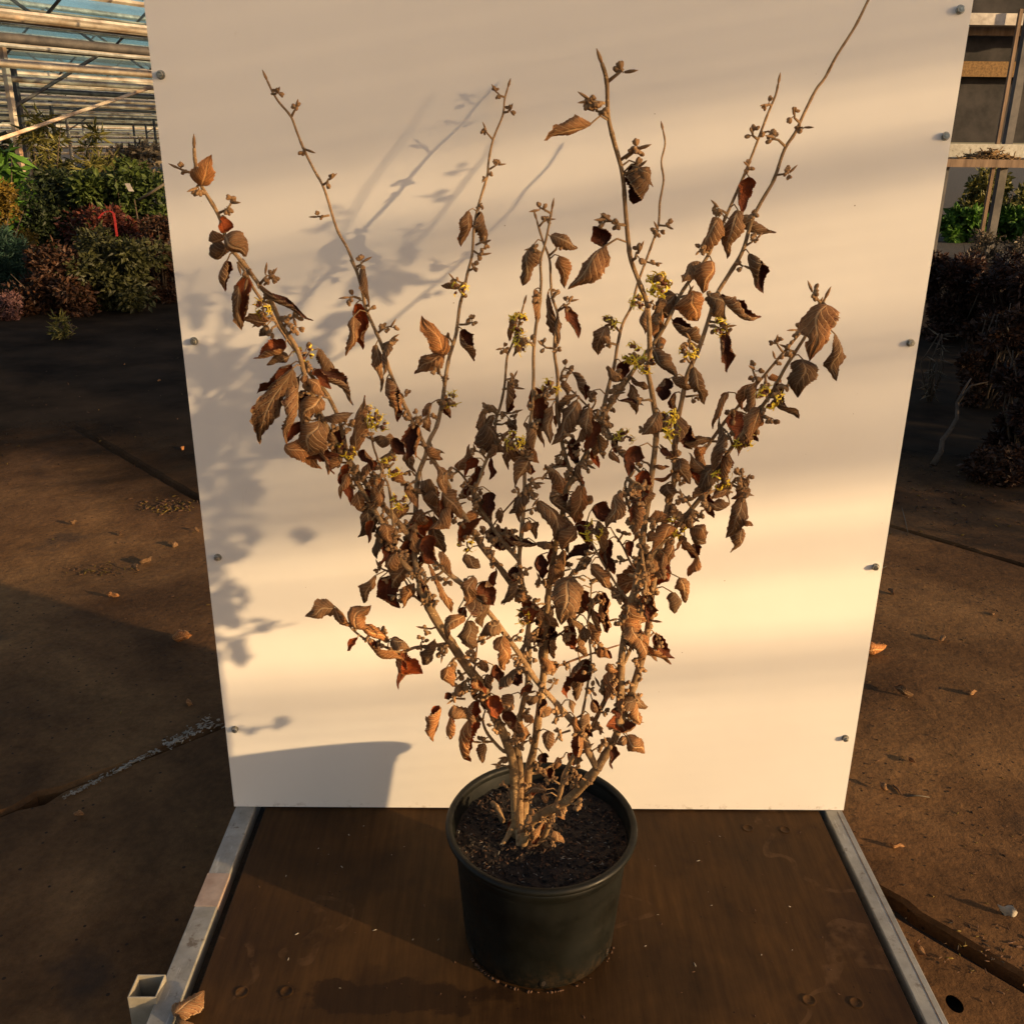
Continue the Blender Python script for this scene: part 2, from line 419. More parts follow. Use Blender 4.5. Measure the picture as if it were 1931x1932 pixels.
def mat_shade_film():  # floor shade painted as a dark film that fades out at its near edge
    a = N('painted_shade_film', .95); a.b.inputs['Specular IOR Level'].default_value = .04; v = a.coord()
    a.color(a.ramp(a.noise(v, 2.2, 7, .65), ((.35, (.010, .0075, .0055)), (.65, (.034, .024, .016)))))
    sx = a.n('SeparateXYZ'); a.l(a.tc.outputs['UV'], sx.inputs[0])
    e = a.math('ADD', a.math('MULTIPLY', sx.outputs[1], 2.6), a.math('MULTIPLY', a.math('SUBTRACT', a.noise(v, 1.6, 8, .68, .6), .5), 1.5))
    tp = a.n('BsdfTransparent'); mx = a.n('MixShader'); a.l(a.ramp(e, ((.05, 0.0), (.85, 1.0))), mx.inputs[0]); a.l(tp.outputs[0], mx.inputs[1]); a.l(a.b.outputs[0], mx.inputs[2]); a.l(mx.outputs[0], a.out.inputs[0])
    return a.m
M['mat'] = mat_shade_film()
def shade_film(x0, x1, y0, y1, slant, seed):  # thin dark sheet whose colour stands in for shade on the far floor
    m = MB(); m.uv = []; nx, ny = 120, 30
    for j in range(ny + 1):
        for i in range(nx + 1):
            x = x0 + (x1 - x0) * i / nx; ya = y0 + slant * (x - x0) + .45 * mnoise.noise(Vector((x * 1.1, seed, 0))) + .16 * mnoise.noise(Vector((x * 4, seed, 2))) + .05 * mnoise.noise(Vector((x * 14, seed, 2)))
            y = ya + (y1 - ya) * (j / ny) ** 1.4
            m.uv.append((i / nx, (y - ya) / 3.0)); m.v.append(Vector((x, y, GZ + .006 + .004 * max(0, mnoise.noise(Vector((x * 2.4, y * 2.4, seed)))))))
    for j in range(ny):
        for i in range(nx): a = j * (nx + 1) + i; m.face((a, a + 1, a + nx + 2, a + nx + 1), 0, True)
    tag(m.build('floor_shade', M['mat']), kind='structure')
shade_film(-9, -.9, 4.7, 13, -.14, 1); shade_film(1.25, 9, 3.7, 13, -.06, 5)
# chalky white filler squeezed out of the cross joint
def filler():
    rng = random.Random(8); m = MB()
    a, b = atZ(118, 1508, GZ), atZ(412, 1358, GZ)
    d = (b - a); L = d.length; d.normalize(); nn = Vector((-d.y, d.x, 0))
    for i in range(420):
        t = rng.random()
        if .58 < t < .63 or rng.random() < .25 * (1 - t): continue
        p = a + d * (t * L) + nn * rng.gauss(0, .004 + .012 * t * t) + Vector((0, 0, .003))
        m.blob(p, Vector((d.x + rng.gauss(0, .5), d.y + rng.gauss(0, .5), rng.gauss(0, .1))), rng.choice((.3, .5, 1, 1, 1.6)) * rng.uniform(.0015, .006) * (.4 + t), rng.uniform(.0005, .0024), 0, 5, 4, .45, rng)
    for t0, t1, wd in ((.02, .09, .002), (.30, .50, .0032), (.55, .58, .002), (.64, .72, .0042)):
        pts = [a + d * (L * (t0 + (t1 - t0) * i / 8)) + nn * rng.gauss(0, .0025) + Vector((0, 0, .002)) for i in range(9)]
        m.tube(pts, [wd * rng.uniform(.5, 1) * (0.3 if i in (0, 8) else 1) for i in range(9)], 6)
    o = m.build('joint_filler', M['plaster'])
    tag(o, 'broken line of white chalky filler along the floor joint left of the trolley', 'filler')
filler()

# ------------------------------------------------------------------ trolley the pot stands on
TR = empty('trolley', (.07, 1.2, GZ), 'low plant trolley with brown plywood deck and grey metal side rails', 'trolley')
m = MB().box(-.479, .637, .74, 1.645, -.018, 0); deck = m.build('deck', M['deck'], TR, .0015)
def plug(x, y, r=.0115):
    p = atZ(x, y, 0); m = MB()
    k = 18
    for rr, z in ((r, .0004), (r * .8, .0016), (r * .72, .0006), (0.001, .0003)):
        for i in range(k):
            an = 2 * math.pi * i / k; m.v.append(p + Vector((rr * math.cos(an), rr * math.sin(an), z)))
    for q in range(3):
        for i in range(k):
            i2 = (i + 1) % k; m.face((q * k + i, q * k + i2, (q + 1) * k + i2, (q + 1) * k + i), 0, True)
    m.face([3 * k + i for i in range(k)])
    m.build('plug', M['deck'], deck)
for x, y in ((456, 1872), (540, 1871), (1410, 1563), (1480, 1566), (1525, 1887), (1614, 1892)): plug(x, y)
def hollow(m, x0, x1, y0, y1, z0, z1, t=.003, axis='Y'):
    """square tube with open ends"""
    if axis == 'Y':
        m.box(x0, x1, y0, y1, z1 - t, z1); m.box(x0, x1, y0, y1, z0, z0 + t)
        m.box(x0, x0 + t, y0, y1, z0 + t, z1 - t); m.box(x1 - t, x1, y0, y1, z0 + t, z1 - t)
    else:
        m.box(x0, x1, y0, y0 + t, z0, z1); m.box(x0, x1, y1 - t, y1, z0, z1)
        m.box(x0, x0 + t, y0 + t, y1 - t, z0, z1); m.box(x1 - t, x1, y0 + t, y1 - t, z0, z1)
    return m
lr = hollow(MB(), -.538, -.499, 1.055, 1.66, -.057, .003).build('side_rail', M['alu'], TR, .0012)
rr_ = hollow(MB(), .649, .683, 1.070, 1.66, -.057, .003).build('side_rail', M['alu'], TR, .0022)
MB().box(.6715, .6725, 1.073, 1.595, .0031, .0036).build('groove_line', M['core'], rr_)
t = MB(); y0, y1 = atZ(372, 1710, .003).y, atZ(400, 1648, .003).y
t.box(-.5386, -.4984, y0, y1, .0031, .0039); t.box(-.4989, -.4982, y0, y1, -.047, .0030)
tp = t.build('tape', M['tape'], lr)
tag(tp, 'worn pinkish tape wrapped over the rail')
r_ = MB(); rngt = random.Random(3)
for i in range(7):
    yy = y0 + (y1 - y0) * (.15 + .08 * i); zz = rngt.uniform(-.027, -.009)
    r_.box(-.4981, -.4977, yy, yy + .006, zz - .008, zz + .006)
r_.build('red_smear', M['red'], tp)
st = MB()
for px, py in ((404, 1666), (416, 1668)):
    p = atZ(px, py, .004); st.box(p.x - .002, p.x + .0035, p.y - .001, p.y + .001, .004, .0052, rot=1.1); st.box(p.x - .001, p.x + .001, p.y - .004, p.y + .004, .004, .0056, rot=-.5)
st.build('staple', M['core'], tp)
c0 = atZ(284, 1866, .007)
for cx, cy, z1 in ((c0.x - .004, c0.y - .002, .016), (.706, 1.045, -.02), (-.512, 1.685, -.02), (.657, 1.685, -.02)):
    s_ = .0225
    hollow(MB(), cx - s_, cx + s_, cy - s_, cy + s_, GZ + .006, z1, .0028, 'Z').build('corner_socket', M['galv'], TR, .0012)
for yy in (.9, 1.25, 1.6):
    hollow(MB(), -.4985, .6485, yy, yy + .04, -.066, -.030).build('cross_bar', M['galv'], TR)
MB().box(-.4985, .6485, .76, 1.64, -.0295, -.0265).build('gap_shade_sheet', M['soilbase'], TR)  # dark sheet added below the deck, its colour standing in for shade in the rail gaps
for xx in (-.44, .58):
    for yy in (.85, 1.58):
        k = MB(); k.tube([Vector((xx - .012, yy, GZ + .031)), Vector((xx + .012, yy, GZ + .031))], .030, 16)
        k.box(xx - .018, xx - .0125, yy - .012, yy + .012, GZ + .02, -.067); k.box(xx + .0125, xx + .018, yy - .012, yy + .012, GZ + .02, -.067)
        k.build('castor', M['core'], TR)

# ------------------------------------------------------------------ white backdrop board
YP = 1.6
BP = empty('backdrop_panel', (.07, YP, .004), 'tall white laminate board standing upright behind the potted shrub', 'board')
PX0, PX1 = -.541, .686
m = MB().box(PX0, PX1, YP, YP + .0012, .004, 1.83); face = m.build('laminate_face', M['panel'], BP)
m = MB().box(PX0 + .0004, PX1 - .0004, YP + .0013, YP + .012, .0035, 1.829); m.build('board_core', M['core'], BP)
def bolt(px, py, tilt):
    p = atY(px, py, YP - .002); m = MB(); K = .74
    ax = Vector((tilt[0], -1, tilt[1])).normalized()
    a = ax.cross(Vector((0, 0, 1))).normalized(); b = ax.cross(a)
    base = Vector((p.x, YP, p.z)); rot = rng.uniform(0, 1)
    def ring(r, h, k, o=0): 
        n0 = len(m.v)
        for i in range(k):
            an = 2 * math.pi * (i / k) + o; m.v.append(base + ax * (h * K) + a * (r * K * math.cos(an)) + b * (r * K * math.sin(an)))
        return n0
    def join(r0, r1, k, sm=False):
        for i in range(k):
            i2 = (i + 1) % k; m.face((r0 + i, r0 + i2, r1 + i2, r1 + i), 0, sm)
    k = 6; q = [ring(.0075, -.0008, k, rot), ring(.0075, .0095, k, rot), ring(.0064, .0108, k, rot), ring(.0044, .0108, k, rot), ring(.0042, .0060, k, rot)]
    for i in range(4): join(q[i], q[i + 1], k)
    m.face([q[4] + i for i in range(k)])
    q = [ring(.0092, -.0006, 16), ring(.0092, .0014, 16), ring(.0076, .0015, 16)]
    join(q[0], q[1], 16, True); join(q[1], q[2], 16)
    # sleeve of the threaded end inside the nut
    q = [ring(.0030, .002, 10), ring(.0030, .0128, 10)]; join(q[0], q[1], 10, True); m.face([q[1] + i for i in range(10)])
    m.build('bolt', M['bolt'], BP)
rng = random.Random(11)
for x, y in ((303, 141), (366, 644), (411, 1052), (443, 1376), (1811, 18), (1783, 257), (1717, 647), (1651, 1070), (1594, 1393)):
    bolt(x, y, (rng.uniform(-.2, .2), rng.uniform(-.12, .12)))
for xx in (-.522, .672):
    hollow(MB(), xx - .018, xx + .018, YP + .0135, YP + .05, .035, 1.8, .003, 'Z').build('upright', M['galv'], BP)

# ------------------------------------------------------------------ greenhouse around the yard
M['beam'] = simple('rusty_cream_beam', (.26, .155, .09), (.66, .54, .42), 2.2, .6, .2, (1, 1, 1))
M['beamdark'] = simple('dark_sooty_beam', (.035, .032, .033), (.09, .08, .075), 5, .7, .2)
M['white'] = simple('white_gutter_paint', (.24, .21, .185), (.52, .48, .44), 6, .5, .1)
GU = Vector((.566, .824, 0)); GW = Vector((-.824, .566, 0))
GH = empty('greenhouse', (-6, 22, GZ), 'glasshouse roof of cream beams and panes beyond the shrubs on the left', 'greenhouse')
rng = random.Random(21)
def rod(name, a, b, r, mat, parent, sides=6, sq=None):
    m = MB(); m.tube([a, b], r, sides, 0, True, sides > 5); return m.build(name, mat, parent)
def gpt(u, w_, z): 
    p = Vector((-9.0, 15.0, 0)) + GU * u + GW * w_; p.z = z; return p
U0, U1 = -9.0, 34.0
for i in range(13):
    w0 = -7 + 3.2 * i; far = i
    hz = 2.62
    # gutter beam, tie pipe below it, ridge bar
    g = MB(); a, b = gpt(U0, w0, hz), gpt(U1, w0, hz)
    g.tube([a, b], .055 if i % 2 else .075, 4); g.build('gutter_beam', M['beam'], GH)
    rod('tie_pipe', gpt(U0, w0 + 1.1, hz - .42), gpt(U1, w0 + 1.1, hz - .42), .05, M['beam'] if i % 3 else M['beamdark'], GH)
    rod('tie_pipe', gpt(U0, w0 + 2.2, hz - .10), gpt(U1, w0 + 2.2, hz - .10), .035, M['beam'], GH)
    for dw, dz, rr in ((.55, -.25, .022), (1.65, .12, .028), (2.7, -.35, .020), (2.0, .35, .018)): rod('purlin', gpt(U0, w0 + dw, hz + dz), gpt(U1, w0 + dw, hz + dz), rr, M['beam'] if (i + int(dw)) % 2 else M['white'], GH, 4)
    rod('ridge_bar', gpt(U0, w0 + 1.6, hz + .78), gpt(U1, w0 + 1.6, hz + .78), .05, M['beamdark'] if i % 2 else M['white'], GH)
    for sgn, wa, wb in ((0, w0 + .08, w0 + 1.56), (1, w0 + 3.12, w0 + 1.64)):
        kk = 5 if far < 8 else 3
        for j in range(kk):
            if rng.random() < .12: continue
            ua, ub = U0 + (U1 - U0) * j / kk + .05, U0 + (U1 - U0) * (j + 1) / kk - .05
            p = MB(); p.v += [gpt(ua, wa, hz + .05), gpt(ub, wa, hz + .05), gpt(ub, wb, hz + .76), gpt(ua, wb, hz + .76)]
            p.v += [q + Vector((0, 0, .006)) for q in p.v[:4]]
            for q in ((0, 1, 2, 3), (7, 6, 5, 4), (0, 4, 5, 1), (1, 5, 6, 2), (2, 6, 7, 3), (3, 7, 4, 0)): p.face(q)
            p.build('roof_pane', M['glass'], GH)
        if far < 8:
            for j in range(14):
                u = U0 + 3.1 * j
                rod('glazing_bar', gpt(u, wa, hz + .04), gpt(u, wb, hz + .75), .022, M['beamdark'], GH, 4)
    for j in range(5):
        u = U0 + 2 + 8.6 * j + (i % 2) * 2
        rod('post', gpt(u, w0, GZ), gpt(u, w0, hz), .055, M['beam'] if (i + j) % 2 else M['beamdark'], GH, 4)
        if i % 2 == 0: rod('brace', gpt(u, w0, hz - .9), gpt(u + 1.6, w0, hz - .05), .03, M['beamdark'], GH, 4)
    if i % 2: rod('lattice_brace', gpt(U0 + 6, w0, .5), gpt(U0 + 14, w0 + 3.2, 2.4), .03, M['beam'], GH, 4)
for k, z in enumerate((.35, .7, 1.0, 1.25, 1.5, 1.7, 1.9, 2.05, 2.2, 2.35, 2.5)):
    rod('far_rail', gpt(-20, 33 + (k % 4) * 1.5, z), gpt(U1 + 25, 33 + (k % 4) * 1.5, z), .05 + .02 * (k % 3), M['beam'] if k % 3 else M['white'], GH, 4)
for k in range(22): rod('far_post', gpt(-18 + 3.1 * k, 34, GZ), gpt(-18 + 3.1 * k, 34, 2.6), .06, M['beamdark'] if k % 2 else M['beam'], GH, 4)
# unseen pipe frame added on the sunny side to lay shadow bands across the board
SW = empty('sun_blocker_frame', (6.6, -1.6, GZ), 'unseen pipe frame added on the sunny side to band the light on the board', 'light blocker')
# (heights on the board's right edge where their shadows end, share of the sun they hold back)
RAILS = ((1.35, 1.72, .84), (1.285, 1.35, .36), (1.215, 1.285, .97), (.985, 1.215, .47), (.905, .985, .84), (.835, .905, .60), (.70, .835, .74), (.62, .70, .10), (.56, .61, .55), (.305, .40, .58), (-.05, .305, .30))
def rail(zR, dia, s):
    mm = .10 + .075 * max(0, min(1, (zR - .35) / .9))          # the shadow's slope on the board
    dr = Vector(((-SD.z / SD.y - (-SD.x / SD.y) * mm) / mm, 1, 0)).normalized()
    c = Vector((.65, YP, zR)) - SD * s
    rod('blocker_pipe', c - dr * 3.0, c + dr * 3.0, dia / 2, M['beam'], SW, 6)
for z0, z1, cov in RAILS:
    k = max(1, round((z1 - z0) / .032)); st = (z1 - z0) / k
    for q in range(k): rail(z0 + st * (q + .5), cov * st, 6.8 + .2 * (q % 2))
for k in (-3.0, 3.0):
    c = Vector((.65, YP, 0)) - SD * 7.1 + GU * k; rod('post', Vector((c.x, c.y, GZ)), Vector((c.x, c.y, 3.3)), .06, M['beamdark'], SW, 8)

# ------------------------------------------------------------------ structures on the right
def screen(x0, x1, y0, y1, Y, mat, name, parent, thick=.04):
    a, b = atY(x0, y1, Y), atY(x1, y0, Y)
    return MB().box(min(a.x, b.x), max(a.x, b.x), Y, Y + thick, min(a.z, b.z), max(a.z, b.z)).build(name, mat, parent)
M['screen'] = simple('black_shade_cloth', (.008, .007, .008), (.030, .026, .026), 4, .9, .3)
M['ochre'] = simple('ochre_dry_reed', (.10, .055, .018), (.22, .13, .05), 30, .9, .4)
YS = 14.0
M['oldwood'] = simple('old_brown_wood', (.10, .062, .038), (.21, .14, .09), 12, .85, .4, (1, 1, .15))
p0 = atY(1900, 300, YS)
SH = empty('shed', (p0.x, YS, GZ), 'dark open shed with black screens and a white gutter right of the board', 'shed')
m = MB()
def sbox(x0, x1, y0, y1, Y, d, mat, name): 
    a, b = atY(x0, y1, Y), atY(x1, y0, Y)
    return MB().box(a.x, b.x, Y, Y + d, a.z, b.z).build(name, mat, SH)
sbox(1770, 2060, -60, 26, YS + .1, .05, M['screen'], 'roof_screen')
sbox(1768, 2070, 27, 46, YS - .05, .22, M['white'], 'gutter')
sbox(1770, 2060, 47, 66, YS + .3, .05, M['oldwood'], 'lintel')
sbox(1772, 2060, 66, 118, YS + .6, .05, M['screen'], 'shade_screen')
sbox(1774, 2060, 118, 144, YS + .5, .05, M['ochre'], 'reed_strip')
sbox(1772, 2060, 144, 268, YS + .7, .05, M['screen'], 'shade_screen')
for x in (1802, 1914, 2010):
    a = atY(x, 20, YS); 
    MB().box(a.x - .022, a.x + .022, YS - .18, YS - .13, GZ, a.z).build('post', M['oldwood'], SH)
a = atY(1926, 100, YS - .4); MB().box(a.x - .05, a.x + .05, YS - .5, YS - .4, GZ, a.z + 1).build('post', M['beamdark'], SH)
BN = empty('propagation_bench', (p0.x, 12.2, GZ), 'pale raised bench with a white edge in front of the shed', 'bench')
def bb(x0, x1, y0, y1, Y, d, mat, name):
    a, b = atY(x0, y1, Y), atY(x1, y0, Y); return MB().box(a.x, b.x, Y, Y + d, a.z, b.z).build(name, mat, BN)
bb(1780, 2080, 274, 296, 12.6, .9, M['alu'], 'back_board'); bb(1776, 2080, 303, 315, 12.0, .5, M['oldwood'], 'edge_board')
for x in (1785, 2040):
    a = atY(x, 310, 12.1); MB().box(a.x - .04, a.x + .04, 12.1, 12.18, GZ, a.z).build('leg', M['beamdark'], BN)
a = atY(1862, 299, 12.2); m = MB(); rng = random.Random(5)
for i in range(260):
    p = a + Vector((rng.gauss(0, .16), rng.uniform(-.12, .12), 0)); p.z += abs(rng.gauss(0, .045)) * math.exp(-((p.x - a.x) / .2) ** 2); d = Vector((rng.gauss(0, 1), rng.gauss(0, 1), rng.gauss(0, .35))).normalized() * rng.uniform(.04, .10)
    m.tube([p - d, p + d], .006, 4)
tag(m.build('straw_heap', M['ochre']), 'small heap of yellow straw on the pale bench', 'straw')

# ------------------------------------------------------------------ pot and soil
PC = Vector((.062, 1.288, 0)); RIMZ = .224
POT = empty('plant_pot', (PC.x, PC.y, 0), 'dark green black round plastic pot holding the dry shrub', 'pot')
def lathe(m, prof, sides=72, sy=1.045, mi=0):
    n0 = len(m.v)
    for r, z in prof:
        for i in range(sides):
            an = 2 * math.pi * i / sides; m.v.append(Vector((PC.x + r * math.cos(an), PC.y + r * sy * math.sin(an), z)))
    for q in range(len(prof) - 1):
        for i in range(sides):
            i2 = (i + 1) % sides; m.face((n0 + q * sides + i, n0 + q * sides + i2, n0 + (q + 1) * sides + i2, n0 + (q + 1) * sides + i), mi, True)
def arc(cr, cz, r, a0, a1, k=7): return [(cr + r * math.cos(R(a0 + (a1 - a0) * i / k)), cz + r * math.sin(R(a0 + (a1 - a0) * i / k))) for i in range(k + 1)]
m = MB()
lathe(m, [(.02, .006), (.112, .006), (.116, .0015), (.1245, .0015), (.1262, .004), (.1268, .012), (.1405, RIMZ - .040), (.1408, RIMZ - .036), (.1425, RIMZ - .033), (.1465, RIMZ - .008), (.1448, RIMZ - .012), (.1385, RIMZ - .05), (.125, .012), (.02, .010)])
body = m.build('pot_wall', M['pot'], POT)
m = MB(); lathe(m, [(.1455, RIMZ - .016)] + [(.1470, RIMZ - .014)] + arc(.1500, RIMZ - .006, .0062, -95, 180, 12) + [(.1440, RIMZ - .012)]); m.build('rim', M['pot'], POT)
for an, rr in ((-88, .1272), (-30, .1275), (210, .1275)):       # drainage slots at the foot
    d = Vector((math.cos(R(an)), math.sin(R(an)), 0)); s_ = Vector((-d.y, d.x, 0)); c = PC + Vector((d.x * rr, d.y * rr * 1.045, .016))
    k = MB(); n = 14
    for e, off in ((1.0, .0006), (.55, .0009), (.5, .0002)):
        for i in range(n):
            t = 2 * math.pi * i / n; k.v.append(c + d * off + s_ * (.0075 * e * math.cos(t)) + Vector((0, 0, .0105 * e * math.sin(t))))
    for q in range(2):
        for i in range(n): k.face((q * n + i, q * n + (i + 1) % n, (q + 1) * n + (i + 1) % n, (q + 1) * n + i), q)
    k.face([2 * n + i for i in range(n)], 1)
    k.build('drain_slot', [M['pot'], M['soil']], POT)
SOILZ = .192
def soil():
    rng = random.Random(9); m = MB(); nr, na = 26, 84
    def hgt(x, y):
        d = math.hypot(x - PC.x + .005, y - PC.y + .01)
        return SOILZ + .012 * math.exp(-(d / .05) ** 2) + mnoise.noise(Vector((x, y, 0)) * 30) * .004 + mnoise.noise(Vector((x, y, 3)) * 85) * .0035 + mnoise.noise(Vector((x, y, 7)) * 220) * .002
    m.v.append(Vector((PC.x, PC.y, hgt(PC.x, PC.y))))
    for i in range(1, nr + 1):
        for j in range(na):
            r = .1405 * i / nr; an = 2 * math.pi * j / na
            x, y = PC.x + r * math.cos(an), PC.y + r * 1.045 * math.sin(an); m.v.append(Vector((x, y, hgt(x, y))))
    for j in range(na):
        m.face((0, 1 + j, 1 + (j + 1) % na), 0, True)
        for i in range(nr - 1):
            a = 1 + i * na; m.face((a + j, a + na + j, a + na + (j + 1) % na, a + (j + 1) % na), 0, True)
    for i in range(1500):
        r = .137 * math.sqrt(rng.random()); an = rng.uniform(0, 6.283); x, y = PC.x + r * math.cos(an), PC.y + r * 1.04 * math.sin(an)
        p = Vector((x, y, hgt(x, y) + .0008))
        k = rng.random()
        ax = Vector((rng.gauss(0, 1), rng.gauss(0, 1), rng.gauss(0, .3)))
        if k < .55: s_ = rng.uniform(.0012, .0040); m.blob(p, ax, s_ * 1.3, s_ * .8, 0, 5, 3, .35, rng)
        elif k < .90: s_ = rng.uniform(.001, .0032); m.blob(p, ax, s_ * 1.6, s_ * .6, 1, 5, 3, .35, rng)
        else:
            L = rng.uniform(.002, .010); ax.normalize(); m.tube([p - ax * L / 2, p + Vector((0, 0, .0006)), p + ax * L / 2], [.0004, .0006, .0003], 4, 2)
    tag(m.build('potting_soil', [M['soil'], M['crumb'], M['fibre']]), 'dark crumbly potting soil filling the pot', 'soil', kind='stuff')
    return hgt
SOILH = soil()

# ------------------------------------------------------------------ the shrub: positions read off the photograph in crops (x0, y0, scale)
CR = {'A': (550, 200, .4143), 'B': (1300, 200, .4143), 'C': (2000, 0, .5179), 'D': (800, 900, .4142), 'E': (1350, 1000, .3625),
      'F': (1950, 900, .5179), 'G': (1000, 1700, .5175), 'H': (1700, 1700, .5175), 'P': (1450, 2550, .4143)}
def px(c, x, y):
    a = CR[c]; return ((a[0] + x * a[2]) / 1.8322, (a[1] + y * a[2]) / 1.8322)
def path(s):
    """'G 1,2 3,4 E 5,6' -> photograph pixels"""
    out = []; c = None
    for t in s.split():
        if t in CR: c = t
        else: x, y = t.split(','); out.append(px(c, float(x), float(y)))
    return out
